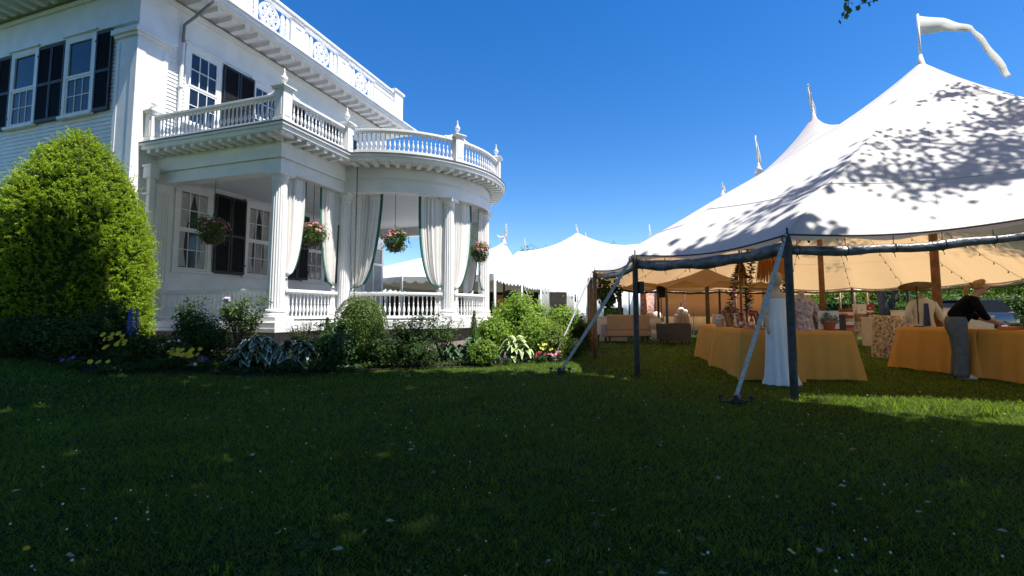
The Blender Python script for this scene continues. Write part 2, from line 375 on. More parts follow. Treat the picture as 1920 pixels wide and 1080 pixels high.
def weeds():
    C = []
    while len(C) < 260:
        y = 1.8 + 6.5 * rng.random() ** 1.4; x = rng.uniform(-1.1 * y, 1.1 * y)
        if y > bed_y(x) - .2 or math.sin(x * 1.3 + 4) * math.sin(y * 1.7 + x) < -.1: continue
        C.append((x, y, gz(x, y)))
    C = np.array(C); k = 34; r_ = np.repeat(rng.uniform(.04, .16, len(C)), k)[:, None]; P = np.repeat(C, k, 0) + np.concatenate([rng.normal(size=(len(C) * k, 2)) * r_, rng.uniform(.02, .05, (len(C) * k, 1))], 1)
    tag(leaf_obj('lawn_weeds', P, rng.normal(size=P.shape) * .35 + [0, 0, 1], .017, .015, mat('clover_leaf', (.04, .10, .03), .6, island=.5, transl=(.1, .2, .05), tfac=.3, spec=.2), fold=.1), 'patches of small clover leaves growing through the lawn', 'weeds', kind='stuff')
    n = 420; y = 1.8 + 5 * rng.random(n) ** 1.3; x = rng.uniform(-1.05, 1.05, n) * y; V = []; F = []
    for i in range(n):
        for q in range(7):
            a = rng.random() * 6.28; h = rng.uniform(.035, .062); l = rng.uniform(.2, .9) * h; b = np.array([x[i] + rng.normal() * .012, y[i] + rng.normal() * .012, gz(x[i], y[i])]); o = np.array([math.sin(a), -math.cos(a), 0]) * .0028; m1 = b + np.array([math.cos(a) * l * .4, math.sin(a) * l * .4, h * .75]); t = b + np.array([math.cos(a) * l, math.sin(a) * l, h])
            j = len(V); V += [b - o, b + o, m1 + o * .8, m1 - o * .8, t]; F += [(j, j + 1, j + 2), (j, j + 2, j + 3), (j + 3, j + 2, j + 4)]
    o = inst('coarse_grass', npmesh('coarse_grass', V, F, bpy.data.materials['grass_blade'])); tag(o, 'scattered taller coarse grass blades in the foreground lawn', 'grass', kind='stuff')
weeds()
def clover():
    mb = MB(); n = 0
    while n < 240:
        y = 2.0 + 7.5 * rng.random() ** 1.3; x = rng.uniform(-1.1 * y, 1.1 * y)
        if y > bed_y(x) - .1: continue
        if math.sin(x * 1.7 + 2) * math.sin(y * 1.9) + rng.normal() * .6 < -0.1: continue
        r = rng.uniform(.003, .0075); mb.sphere((x, y, gz(x, y) + .03 + rng.random() * .02), r, 6, 4); n += 1
    tag(mb.build('clover_flowers', M['pwhite'], smooth=True), 'tiny white clover blossoms dotted over the lawn', 'clover', kind='stuff')
    mb = MB()
    for k in range(170):
        y = 2.0 + 6.0 * rng.random() ** 1.2; x = rng.uniform(-1.0 * y, 1.05 * y); s = rng.uniform(.012, .03); a = rng.random() * 6.28
        if y > bed_y(x) - .1: continue
        Mx = Matrix.Translation((x, y, gz(x, y) + .035)) @ Matrix.Rotation(a, 4, 'Z') @ Matrix.Rotation(rng.normal() * .4, 4, 'X')
        mb.add([(-s, 0, 0), (-s * .3, -s * .5, .004), (s, 0, .002), (-s * .3, s * .5, .004)], [(0, 1, 2), (0, 2, 3)], Mx, int(rng.integers(0, 3)))
    tag(mb.build('fallen_petals', [mat('petal_litter', (0.35, 0.33, 0.24), 0.8), mat('leaf_litter', (0.17, 0.12, 0.05), 0.8), mat('leaf_litter_green', (0.12, 0.17, 0.05), 0.8)]),
        'small fallen petals and leaf bits scattered across the shaded lawn', 'leaf litter', kind='stuff')
clover()
def fallen_leaf(px, py, s, m, label):
    p = gp(px, py); mb = MB(); k = 7
    pts = [(0, 0, 0)]
    for i in range(k + 1):
        t = math.pi * (i / k - .5) * 1.7; r = s * (1 if i % 2 else .72); pts.append((math.cos(t) * r, math.sin(t) * r, .3 * s * abs(math.sin(t))))
    mb.add(pts, [(0, i, i + 1) for i in range(1, k + 1)]); mb.tube([(-s * .7, 0, .01), (0, 0, 0)], .002, 5)
    o = mb.build('fallen_leaf', m, None, loc=(p.x, p.y, .045), rot=(.3, .25, random.random() * 6)); tag(o, label, 'leaf', 'single fallen leaves on the lawn')
ly = mat('dry_leaf_yellow', (0.5, 0.4, 0.08), 0.7); lo = mat('dry_leaf_orange', (0.5, 0.22, 0.04), 0.7); lg = mat('dry_leaf_pale', (0.42, 0.46, 0.2), 0.7)
fallen_leaf(1752, 815, .035, ly, 'pale yellow fallen leaf just below the sunlit strip of lawn')
fallen_leaf(1792, 770, .03, lo, 'orange fallen leaf lying in the sunlit strip of grass')
fallen_leaf(1600, 853, .026, lo, 'curled orange brown leaf in the shade in front of the corner tent pole')
fallen_leaf(1485, 1055, .022, lg, 'pale green leaf at the bottom edge of the lawn right of centre')
fallen_leaf(520, 1018, .02, lg, 'whitish curled leaf at the bottom of the lawn left of centre')
fallen_leaf(1612, 952, .022, lg, 'small pale leaf on the right hand foreground lawn')
p = gp(48, 1050); e = empty('dandelion', (p.x, p.y, 0), 0, 'yellow dandelion head in the bottom left corner of the lawn', 'flower')
mb = MB(); mb.tube([(0, 0, 0), (.003, 0, .03), (0, 0, .05)], .002, 6); mb.build('stem', M['leaf'], e)
C = rng.normal(size=(160, 3)); C /= np.linalg.norm(C, axis=1, keepdims=True); C[:, 2] = np.abs(C[:, 2]) * .8
leaf_obj('flower_head', C * .011 + [0, 0, .05], C, .014, .004, M['pyel'], e, up=0)

# ------------------------------------------------------------ mansion
HX, HY, HROT = -5.29, 10.758, math.atan2(0.94709, 0.32096)
house = empty('mansion', (HX, HY, 0), HROT, 'white clapboard mansion with black shutters and a curtained round porch', 'house')
WB = 3.8; WA = -0.75; WE = 9.85
def hw(a, b, h=0):
    return Vector((HX + .32096 * a - .94709 * b, HY + .94709 * a + .32096 * b, h))
CX_, RAD = 5.0, 2.8
def circ(phi, r=RAD):
    return (CX_ - r * math.cos(R(phi)), -r * math.sin(R(phi)))
W_ = M['white']; CR = M['cream']
# walls
MB().box((WA, WB, 0), (WE, WB + .2, 9.3)).build('wall', W_, house)
MB().box((WA, WB + .2, 0), (WA + .2, 17, 9.3)).build('wall', W_, house)
MB().box((WE - .2, WB + .2, 0), (WE, 17, 9.3)).build('wall', W_, house)
MB().box((WA + .2, 16.8, 0), (WE - .2, 17, 9.3)).build('wall', W_, house)
MB().box((WA + .2, WB + .2, 9.0), (WE - .2, 16.8, 9.3)).build('roof_deck', M['roofedge'], house)
# clapboards: boards lapped over one another, side wall and first bay of the front
def clap(a0, a1, z0, z1, side):
    mb = MB(); z = z0; st = .105
    while z < z1 - .02:
        t = min(z + st, z1)
        if side == 'left': mb.add([(WA - .028, a0, z), (WA - .028, a1, z), (WA - .006, a1, t), (WA - .006, a0, t), (WA, a0, z), (WA, a1, z)], [(0, 1, 2, 3)[::-1], (0, 4, 5, 1)[::-1]])
        else: mb.add([(a0, WB - .028, z), (a1, WB - .028, z), (a1, WB - .006, t), (a0, WB - .006, t), (a0, WB, z), (a1, WB, z)], [(0, 1, 2, 3), (0, 4, 5, 1)])
        z = t
    o = mb.build('clapboards', W_, house); o['kind'] = 'stuff'
clap(4.45, 17, 0.7, 8.3, 'left'); clap(-.05, .42, 5.2, 7.75, 'front'); clap(9.0, 9.85, 5.2, 8.2, 'front')
MB().box((WA - .06, WB - .0, 0), (WA, 17, .68)).build('foundation', M['brick'], house)
# corner pilaster with sunk panels and capital
mb = MB()
mb.box((WA - .07, WB - .07, .3), (-.08, WB, 7.85)); mb.box((WA - .07, WB, .3), (WA, WB + .66, 7.85))
mb.box((WA - .085, WB - .085, .3), (WA + .12, WB - .07, 7.75)); mb.box((-.2, WB - .085, .3), (-.08, WB - .07, 7.75))
mb.box((WA - .085, WB - .07, .3), (WA - .07, WB + .12, 7.75)); mb.box((WA - .085, WB + .54, .3), (WA - .07, WB + .66, 7.75))
mb.box((WA - .12, WB - .12, 7.85), (-.02, WB, 7.93)); mb.box((WA - .12, WB, 7.85), (WA, WB + .72, 7.93))
mb.box((WA - .17, WB - .17, 7.93), (.03, WB, 8.05)); mb.box((WA - .17, WB, 7.93), (WA, WB + .77, 8.05))
mb.box((WA - .12, WB - .12, 0), (-.04, WB, .3)); mb.box((WA - .12, WB, 0), (WA, WB + .7, .3))
mb.build('corner_pilaster', W_, house, bevel=.006)
# frieze above pilaster / along both walls
mb = MB()
mb.box((WA - .05, WB - .05, 8.05), (.2, WB, 9.1)); mb.box((WA - .05, WB, 8.28), (WA, 17, 9.1)); mb.box((.2, WB - .03, 8.4), (WE, WB, 9.1))
mb.box((WA - .09, WB, 8.22), (WA, 17, 8.28)); mb.box((WA - .1, WB - .1, 9.1), (WE + .1, WB, 9.22)); mb.box((WA - .1, WB, 9.1), (WA, 17, 9.22))
mb.build('frieze', W_, house, bevel=.008)
OV = .95
mb = MB()
mb.box((WA - OV, WB - OV, 9.36), (WE + OV, 17.9, 9.42))                                        # soffit
mb.box((WA - OV - .03, WB - OV - .03, 9.42), (WE + OV + .03, 17.9, 9.53))
mb.box((WA - OV - .08, WB - OV - .08, 9.53), (WE + OV + .08, 17.95, 9.60))
mb.box((WA - .4, WB - .4, 9.60), (WE + .4, 17.5, 9.72))
mb.build('cornice', W_, house, bevel=.012)
br = MB().box((-.085, 0, 0), (.085, .58, .11)).box((-.1, -.01, .11), (.1, .6, .135)).mesh('bracket', W_)
k = WA - OV + .28
while k < WE + OV - .2:
    inst('bracket', br, house, (k, WB - OV + .18, 9.225)); k += .435
k = WB - .5
while k < 14:
    inst('bracket', br, house, (WA - OV + .18, k, 9.225), (0, 0, -R(90))); k += .435
# parapet: solid sunk panels alternating with pierced ones
PB = 3.3; PZ0, PZ1 = 9.72, 10.95
ring = MB()
for rr, tt in ((.36, .05), (.11, .05)):
    pts = [(math.cos(t) * rr, 0, math.sin(t) * rr) for t in np.linspace(0, 2 * math.pi, 25)]
    ring.tube(pts, tt, 6, cap=False)
for q in range(8):
    t = q * math.pi / 4; c_, s_ = math.cos(t), math.sin(t)
    ring.tube([(c_ * .1, 0, s_ * .1), (c_ * .2 - s_ * .05, 0, s_ * .2 + c_ * .05), (c_ * .34, 0, s_ * .34)], .033, 5)
    ring.tube([(c_ * .1, 0, s_ * .1), (c_ * .2 + s_ * .05, 0, s_ * .2 - c_ * .05), (c_ * .34, 0, s_ * .34)], .033, 5)
ring = ring.mesh('rosette', W_, True)
pk = MB().add([(-.07, -.03, 0), (.07, -.03, 0), (.07, -.03, .72), (0, -.03, .88), (-.07, -.03, .72), (-.07, .03, 0), (.07, .03, 0), (.07, .03, .72), (0, .03, .88), (-.07, .03, .72)],
              [(0, 1, 2, 3, 4), (9, 8, 7, 6, 5), (0, 5, 6, 1), (1, 6, 7, 2), (2, 7, 8, 3), (3, 8, 9, 4), (4, 9, 5, 0)])
for zz in (.15, .3, .45, .6): pk.box((-.085, -.02, zz), (.085, .02, zz + .05))
pk = pk.mesh('picket', W_)
par = MB()
par.box((WA - .3, PB - .06, PZ0), (WE + .25, PB + .06, PZ0 + .12)); par.box((WA - .3, PB - .1, PZ1 - .16), (WE + .25, PB + .1, PZ1 - .08)); par.box((WA - .36, PB - .14, PZ1 - .08), (WE + .31, PB + .14, PZ1))
par = par.build('parapet', W_, house, bevel=.01)
rc = [2.62 - 2.32, 2.62, 4.94, 7.26]; edges = [WA - .3]
for c in rc:
    if c - .85 > edges[-1]:
        a0, a1 = edges[-1], c - .85
        pm_ = MB(); z0, z1 = PZ0 + .12, PZ1 - .16
        pm_.box((a0, PB - .03, z0), (a1, PB + .03, z1))
        for (x0, x1, y0, y1) in ((a0, a1, z0, z0 + .2), (a0, a1, z1 - .2, z1), (a0, a0 + .18, z0 + .2, z1 - .2), (a1 - .18, a1, z0 + .2, z1 - .2)): pm_.box((x0, PB - .055, y0), (x1, PB - .03, y1))
        pm_.build('solid_panel', W_, par)
    inst('rosette', ring, par, (c, PB, (PZ0 + PZ1) / 2 - .02))
    for q in (-.72, -.52, .52, .72): inst('picket', pk, par, (c + q, PB, PZ0 + .12))
    edges.append(c + .85)
pm_ = MB(); a0, a1 = edges[-1], WE + .25; z0, z1 = PZ0 + .12, PZ1 - .16
pm_.box((a0, PB - .03, z0), (a1, PB + .03, z1)); pm_.box((a0, PB - .055, z0), (a1, PB - .03, z0 + .2)); pm_.box((a0, PB - .055, z1 - .2), (a1, PB - .03, z1)); pm_.build('solid_panel', W_, par)
mb = MB().box((WE - .35, PB - .16, PZ0), (WE + .3, PB + .5, PZ1 + .05)).box((WE - .42, PB - .22, PZ1 + .05), (WE + .37, PB + .56, PZ1 + .14)); mb.build('parapet_pier', W_, house, bevel=.01)
mb = MB().box((WE + .1, PB + .5, PZ0), (WE + .22, 16, PZ1)); mb.build('parapet_side', W_, house)
mb = MB(); mb.box((WA - .3, PB + .1, PZ0), (WA - .2, 16, PZ0 + .12)); mb.box((WA - .36, PB + .14, PZ1 - .1), (WA - .16, 16, PZ1)); par2 = mb.build('parapet', W_, house)
k = PB + .4
while k < 12: inst('picket', pk, par2, (WA - .25, k, PZ0 + .12), (0, 0, R(90))); k += .24

# windows ------------------------------------------------
def window_parts(w_, h_, cols, rows, frame=.055, lower=None):
    """double hung sash: returns frame mesh and pane list in x (width), z (height); -y is outside"""
    mb = MB(); T = -.05
    for (x0, x1, z0, z1) in ((-w_/2 - .11, -w_/2, -.02, h_ + .12), (w_/2, w_/2 + .11, -.02, h_ + .12), (-w_/2, w_/2, h_, h_ + .12)): mb.box((x0, T, z0), (x1, 0, z1))
    mb.box((-w_/2 - .17, -.1, h_ + .12), (w_/2 + .17, 0, h_ + .17))
    panes = []
    for s, (z0, z1) in enumerate(((0, h_/2), (h_/2, h_))):
        yo = -.022 if s == 0 else -.034
        c_ = cols if not (lower and s) else 1; r_ = rows if not (lower and s) else 1
        f = frame
        for (x0, x1, a0, a1) in ((-w_/2, -w_/2 + f, z0, z1), (w_/2 - f, w_/2, z0, z1), (-w_/2 + f, w_/2 - f, z0, z0 + f), (-w_/2 + f, w_/2 - f, z1 - f, z1)): mb.box((x0, yo - .012, a0), (x1, -.001, a1))
        gw = (w_ - 2 * f) / c_; gh = (z1 - z0 - 2 * f) / r_; mu = .011
        for i in range(1, c_): mb.box((-w_/2 + f + i * gw - mu, yo - .006, z0 + f), (-w_/2 + f + i * gw + mu, -.004, z1 - f))
        for j in range(1, r_): mb.box((-w_/2 + f, yo - .004, z0 + f + j * gh - mu), (w_/2 - f, -.006, z0 + f + j * gh + mu))
        for i in range(c_):
            for j in range(r_): panes.append((-w_/2 + f + (i + .5) * gw, z0 + f + (j + .5) * gh, gw - .006, gh - .006))
    return mb, panes
def window(wall, c, z, w_, h_, gm, cols=3, rows=2, drape=False, lower=None, curtain=None):
    mb, panes = window_parts(w_, h_, cols, rows, lower=lower)
    loc = (c, WB, z) if wall == 'u' else (WA - .036, c, z); rot = (0, 0, 0) if wall == 'u' else (0, 0, -R(90))
    wi = mb.build('window', W_, house, loc=loc, rot=rot)
    cache = {}
    for (x, zz, gw, gh) in panes:
        key = (round(gw, 3), round(gh, 3))
        if key not in cache: cache[key] = MB().box((-gw/2, -.012, -gh/2), (gw/2, -.006, gh/2)).mesh('pane', gm)
        # a hair of tilt so that each pane mirrors a slightly different piece of sky
        inst('pane', cache[key], wi, (x, 0, zz), (R(random.uniform(-.35, .35)), 0, R(random.uniform(-.5, .5))))
    MB().box((-w_/2 - .16, -.11, -.09), (w_/2 + .16, 0, -.02)).build('sill', W_, wi)
    if curtain:
        for sgn in curtain:
            P = []
            for i in range(10):
                v = i / 9; row = []
                for j in range(9):
                    u = j / 8; wd = w_ * .42 * (1 - .62 * math.sin(min(1, v * 1.25) * math.pi * .5)) if v < .8 else w_ * .42 * (.38 + (v - .8) * 1.1)
                    row.append((sgn * (w_/2 - .06 - u * wd), -.0165 + .001 * math.sin(u * 20), h_ - .08 - v * (h_ - .16)))
                P.append(row)
            MB().grid(P).build('inner_curtain', M['drape_in'], wi)
    return wi
sh_cache = {}
def shutter(wall, c, z, w_, h_, dy=0):
    key = (round(w_, 2), round(h_, 2))
    if key not in sh_cache:
        mb = MB(); f = .055
        for (x0, x1, z0, z1) in ((-w_/2, -w_/2 + f, 0, h_), (w_/2 - f, w_/2, 0, h_), (-w_/2 + f, w_/2 - f, 0, .09), (-w_/2 + f, w_/2 - f, h_ - .07, h_), (-w_/2 + f, w_/2 - f, h_ * .48, h_ * .48 + .08)): mb.box((x0, -.045, z0), (x1, -.005, z1))
        zz = .1
        while zz < h_ - .1:
            mb.add([(-w_/2 + f, -.04, zz), (w_/2 - f, -.04, zz), (w_/2 - f, -.012, zz + .05), (-w_/2 + f, -.012, zz + .05)], [(0, 1, 2, 3)]); zz += .042
        mb.box((-w_/2 + f, -.012, .09), (w_/2 - f, -.008, h_ - .07))
        mb.box((-w_/2 - .03, -.05, h_ * .88), (-w_/2 + .01, -.03, h_ * .88 + .05)); mb.box((w_/2 - .01, -.05, h_ * .12), (w_/2 + .03, -.03, h_ * .12 + .05))
        sh_cache[key] = mb.mesh('shutter', M['black'])
    loc = (c, WB - .045 - dy, z) if wall == 'u' else (WA - .045 - dy, c, z)
    return inst('shutter', sh_cache[key], house, loc, (0, 0, R(random.uniform(-.6, .6))) if wall == 'u' else (0, 0, -R(90) + R(random.uniform(-.6, .6))))
for c, cu in ((.87, (1, -1)), (3.02, (1, -1)), (5.45, None), (7.5, None)):
    window('u', c, 2.24, .86, 2.12, M['glassdark'], curtain=cu)
for c in (.94, 3.05, 5.2, 7.35): window('u', c, 6.2, .86, 1.98, M['glass'])
for c, w_ in ((1.72, .5), (2.24, .5), (4.35, .5), (4.87, .5), (6.3, .5), (6.8, .5)): shutter('u', c, 2.2, w_, 2.26)
for c, w_ in ((1.78, .52), (2.32, .52), (3.98, .52), (4.5, .52), (6.05, .52), (6.57, .52)): shutter('u', c, 6.2, w_, 2.08)
# tall screened garden door with pleated drapes near the far end of the porch
mb = MB()
for (x0, x1, z0, z1) in ((-.72, -.6, 0, 3.05), (.6, .72, 0, 3.05), (-.6, .6, 2.93, 3.05), (-.6, .6, 0, .4), (-.6, .6, 2.2, 2.3), (-.03, .03, .4, 2.2)): mb.box((x0, -.08, z0), (x1, 0, z1))
gd = mb.build('garden_door', W_, house, loc=(9.0, WB, .92), bevel=.006)
P = [[(-.6 + 1.2 * j / 60, -.03 + .012 * math.sin(j * 1.3), z) for j in range(61)] for z in (.4, 2.93)]
MB().grid(P).build('pleated_drape', mat('grey_drape', (.38, .38, .37), .9, .1, 5), gd, True)
for c in (5.6, 7.9, 10.3): window('v', c + .25, 6.15, .98, 1.98, M['glassdark'], lower=True, cols=3, rows=2)
for c in (4.95, 6.74, 7.28, 9.02, 9.55, 11.4): shutter('v', c, 6.1, .56 if c > 5 else .58, 2.08)
for c in (5.6, 7.9, 10.3): window('v', c + .25, 2.3, .98, 2.1, M['glassdark'], cols=3, rows=2)
for c in (4.95, 6.74, 7.28, 9.02, 9.55): shutter('v', c, 2.25, .56, 2.2)
# main downpipe from the gutter
mb = MB(); mb.tube([(.38, WB - OV - .02, 9.42), (.36, WB - OV - .02, 9.25), (.3, WB - .45, 8.9), (.26, WB - .12, 8.72), (.26, WB - .1, 8.2)], .038, 8)
mb.build('downpipe', M['metalpipe'], house, True)
mb = MB(); mb.tube([(.26, WB - .1, 8.22), (.26, WB - .1, 5.3)], .045, 8); mb.box((.2, WB - .16, 7.0), (.32, WB, 7.06)); mb.build('downpipe', W_, house, False)

# ------------------------------------------------------------ porch (part of the mansion)
DK = .90
def outline(off, r, aend=9.2):
    """front line b=-off with the round bay of radius r, back to the wall"""
    pts = [(-off, WB), (-off, -off)]
    p0 = math.degrees(math.asin(min(1, off / r)))
    for ph in np.linspace(p0, 180 - p0, 49): pts.append(circ(ph, r))
    pts += [(aend + off, -off), (aend + off, WB)]
    return pts
MB().prism(outline(.34, 3.14), DK - .14, DK).build('porch_deck', W_, house, bevel=.01)
MB().prism(outline(.36, 3.16), DK - .22, DK - .145).build('deck_fascia', W_, house)
MB().prism(outline(.2, 3.0), 0, DK - .225).build('porch_foundation', M['brick'], house)
MB().prism(outline(.18, 2.98), 4.62, 4.70).build('porch_ceiling', M['ceil'], house)
MB().prism(outline(.62, 3.42), 5.03, 5.13).build('porch_soffit', W_, house, bevel=.012)
MB().prism(outline(.66, 3.46), 5.13, 5.19).build('crown_moulding', W_, house, bevel=.01)
MB().prism(outline(.675, 3.475), 5.19, 5.215).build('roof_edging', M['roofedge'], house)
MB().prism(outline(.60, 3.40), 5.215, 5.235).build('porch_roof', M['roofedge'], house)
def ringwall(mb, r0, r1, z0, z1, p0=0, p1=180, n=60):
    ph = np.linspace(p0, p1, n)
    rows = [[(*circ(p, r), z) for p in ph] for r, z in ((r1, z0), (r1, z1), (r0, z1), (r0, z0), (r1, z0))]
    mb.grid(rows)
mb = MB()
mb.box((-.17, .17, 4.3), (.17, WB, 5.03)); mb.box((-.17, -.17, 4.3), (CX_ - 2.93, .17, 5.03)); MB().box((CX_ + 2.93, -.17, 4.3), (9.37, .17, 5.03)).build('entablature', W_, house); MB().box((9.03, .17, 4.3), (9.37, WB, 5.03)).build('entablature', W_, house)
mb.box((-.2, -.2, 4.62), (-.17, WB, 5.03)); mb.box((-.17, -.2, 4.62), (CX_ - 2.95, -.17, 5.03))
mb.box((-.235, -.235, 4.585), (-.2, WB, 4.64)); mb.box((-.2, -.235, 4.585), (CX_ - 2.98, -.2, 4.64))
mb.build('entablature', W_, house)
mb = MB(); ringwall(mb, 2.63, 2.97, 4.3, 5.03, 1, 179); mb.build('entablature', W_, house, True)
for o_ in house.children[-1:]: o_.data.polygons.foreach_set('use_smooth', [True] * len(o_.data.polygons))
br2 = MB().box((-.055, 0, 0), (.055, .36, .085)).mesh('bracket', W_)
k = -.5
while k < 3.75: inst('bracket', br2, house, (-.58, k, 4.945), (0, 0, -R(90))); k += .285
k = -.08
while k < 1.5: inst('bracket', br2, house, (k, -.58, 4.945)); k += .285
for ph in np.arange(11, 170, 5.0):
    x, y = circ(ph, 3.38); inst('bracket', br2, house, (x, y, 4.945), (0, 0, R(ph) - R(90)))
# columns
prof = [(.21, .1), (.235, .12), (.235, .17), (.205, .19), (.2, .21), (.22, .225), (.22, .26), (.19, .28)]
def column_mesh():
    mb = MB(); mb.box((-.27, -.27, 0), (.27, .27, .1)); mb.lathe(prof, 24)
    sh = [(.182 - .028 * (t ** 1.6), .28 + t * 2.86) for t in np.linspace(0, 1, 7)]
    mb.lathe(sh, 80, lobes=20, la=.10)
    mb.lathe([(.16, 3.14), (.16, 3.17), (.178, 3.18), (.178, 3.2), (.162, 3.21), (.165, 3.25), (.19, 3.3), (.2, 3.31)], 24); mb.box((-.22, -.22, 3.31), (.22, .22, 3.4))
    return mb.mesh('porch_column', CR)
cm = column_mesh()
for a, b in ((0, 0), circ(2), circ(61), circ(103), circ(150), circ(178), (9.15, 0)): inst('porch_column', cm, house, (a, b, DK), (0, 0, 0))
mb = MB().box((-.2, WB - .16, DK), (.2, WB, 4.3)); [mb.box((-.14 + i * .07, WB - .175, DK + .3), (-.105 + i * .07, WB - .16, 4.1)) for i in range(4)]
mb.box((-.24, WB - .2, DK), (.24, WB, DK + .25)); mb.build('wall_pilaster', CR, house)
# leader box and downspout beside the porch
mb = MB().box((-.52, WB - .34, .3), (-.4, WB - .22, 4.35)).box((-.57, WB - .4, 4.35), (-.35, WB - .14, 4.62)).box((-.59, WB - .42, 4.62), (-.33, WB - .12, 4.68)).box((-.55, WB - .36, 3.95), (-.37, WB - .07, 4.0)).box((-.55, WB - .36, 2.0), (-.37, WB - .07, 2.05))
mb.build('downspout', W_, house, bevel=.008)
# balusters
def baluster(h, r):
    p = [(.55, 0), (.55, .08), (.35, .1), (.5, .14), (.95, .24), (1, .3), (.75, .42), (.42, .52), (.38, .55), (.6, .57), (.6, .6), (.36, .63), (.42, .8), (.55, .88), (.35, .9), (.55, .93), (.55, 1)]
    return MB().lathe([(a * r, b * h) for a, b in p], 8).mesh('baluster', CR, True)
BH = .52; bal_lo = baluster(BH, .036); bal_up = baluster(.46, .034)
def run(pts, z0, h, bm, sp, name, ends=True, ht=.09, wt=.075):
    """pts: poly line in the local plan; rails follow it, balusters stand between"""
    b = MB(); t = MB(); pts = [Vector((p[0], p[1], 0)) for p in pts]
    def rail(mb, zc, hw_, hh):
        rows = []
        for (dx, dz) in ((-hw_, -hh), (hw_, -hh), (hw_, hh), (-hw_, hh), (-hw_, -hh)):
            row = []
            for i, p in enumerate(pts):
                d = (pts[min(i + 1, len(pts) - 1)] - pts[max(i - 1, 0)]).normalized(); nrm = Vector((-d.y, d.x, 0))
                q = p + nrm * dx; row.append((q.x, q.y, zc + dz))
            rows.append(row)
        mb.grid(rows)
    rail(b, z0 + .09, .05, .035); rail(t, z0 + .125 + h + .02, .045, .02); rail(t, z0 + .125 + h + .062, wt, .022); rail(t, z0 + .125 + h + .095, wt - .025, .011)
    bo = t.build(name, CR, house); b.build('bottom_rail', CR, bo)
    L = [0]
    for p, q in zip(pts[:-1], pts[1:]): L.append(L[-1] + (q - p).length)
    n = max(1, int(L[-1] / sp)); j = 0
    for i in range(n):
        s = (i + .5) * L[-1] / n
        while j < len(L) - 2 and L[j + 1] < s: j += 1
        p = pts[j].lerp(pts[j + 1], (s - L[j]) / (L[j + 1] - L[j])); inst('baluster', bm, bo, (p.x, p.y, z0 + .125))
    return bo
def arc(p0, p1, r, n=24): return [circ(p, r) for p in np.linspace(p0, p1, n)]
run([(0, 3.6), (0, .2)], DK, BH, bal_lo, .118, 'porch_railing')
run([(.2, 0), (2.02, 0)], DK, BH, bal_lo, .118, 'porch_railing')
run(arc(6.5, 57, RAD), DK, BH, bal_lo, .12, 'porch_railing')
run(arc(65, 99, RAD), DK, BH, bal_lo, .12, 'porch_railing')
run(arc(107, 146, RAD), DK, BH, bal_lo, .12, 'porch_railing')
UB = 5.235
def post(a, b, rz=0, s=1):
    mb = MB().box((-.13, -.13, 0), (.13, .13, .74)).box((-.15, -.15, 0), (.15, .15, .1)).box((-.08, -.14, .15), (.08, .14, .66)).box((-.14, -.08, .15), (.14, .08, .66))
    mb.box((-.165, -.165, .74), (.165, .165, .78)).box((-.19, -.19, .78), (.19, .19, .815))
    mb.add([(-.19, -.19, .815), (.19, -.19, .815), (.19, .19, .815), (-.19, .19, .815), (-.05, -.05, .87), (.05, -.05, .87), (.05, .05, .87), (-.05, .05, .87)], [(0, 1, 5, 4), (1, 2, 6, 5), (2, 3, 7, 6), (3, 0, 4, 7), (4, 5, 6, 7)])
    o = mb.build('roof_post', CR, house, loc=(a, b, UB), rot=(0, 0, rz), bevel=.006)
    f = [(.045, 0), (.045, .02), (.025, .04), (.035, .06), (.075, .12), (.085, .16), (.075, .19), (.035, .215), (.05, .23), (.03, .25), (.018, .3), (.028, .325), (.012, .36), (.004, .4)]
    MB().lathe([(r * .92, z) for r, z in f], 14).build('finial', CR, o, True, loc=(0, 0, .865))
OF = .42
post(-OF, -OF); post(-OF, 3.62); p0_ = 8.5; a_, b_ = circ(p0_, 3.2); post(a_ - .1, -OF, R(4)); 
for ph in (61, 101): post(*circ(ph, 3.2), R(ph))
post(*circ(150, 3.2), R(150)); post(*circ(175, 3.2), 0)
run([(-OF, 3.48), (-OF, -.28)], UB, .46, bal_up, .125, 'roof_balustrade')
run([(-.28, -OF), (a_ - .24, -OF)], UB, .46, bal_up, .115, 'roof_balustrade')
run(arc(11, 58.5, 3.2), UB, .46, bal_up, .118, 'roof_balustrade')
run(arc(63.5, 98.5, 3.2), UB, .46, bal_up, .118, 'roof_balustrade')
run(arc(103.5, 147, 3.2), UB, .46, bal_up, .118, 'roof_balustrade')
run(arc(153, 172, 3.2), UB, .46, bal_up, .118, 'roof_balustrade')
# swan-neck ramps where the upper rail climbs to the corner posts
def ramp(p, d):
    mb = MB(); pts = [Vector((p[0] + d[0] * t, p[1] + d[1] * t, UB + .68 + .11 * (1 - t / .3) ** 2)) for t in np.linspace(0, .3, 8)]
    mb.tube(pts, .05, 8); mb.build('rail_ramp', CR, house, True)
ramp((-OF + .13, -OF), (1, 0)); ramp((-OF, -OF + .13), (0, 1))
ramp(circ(58.8, 3.2), (-.9, .45)); ramp(circ(63.2, 3.2), (.85, -.35))

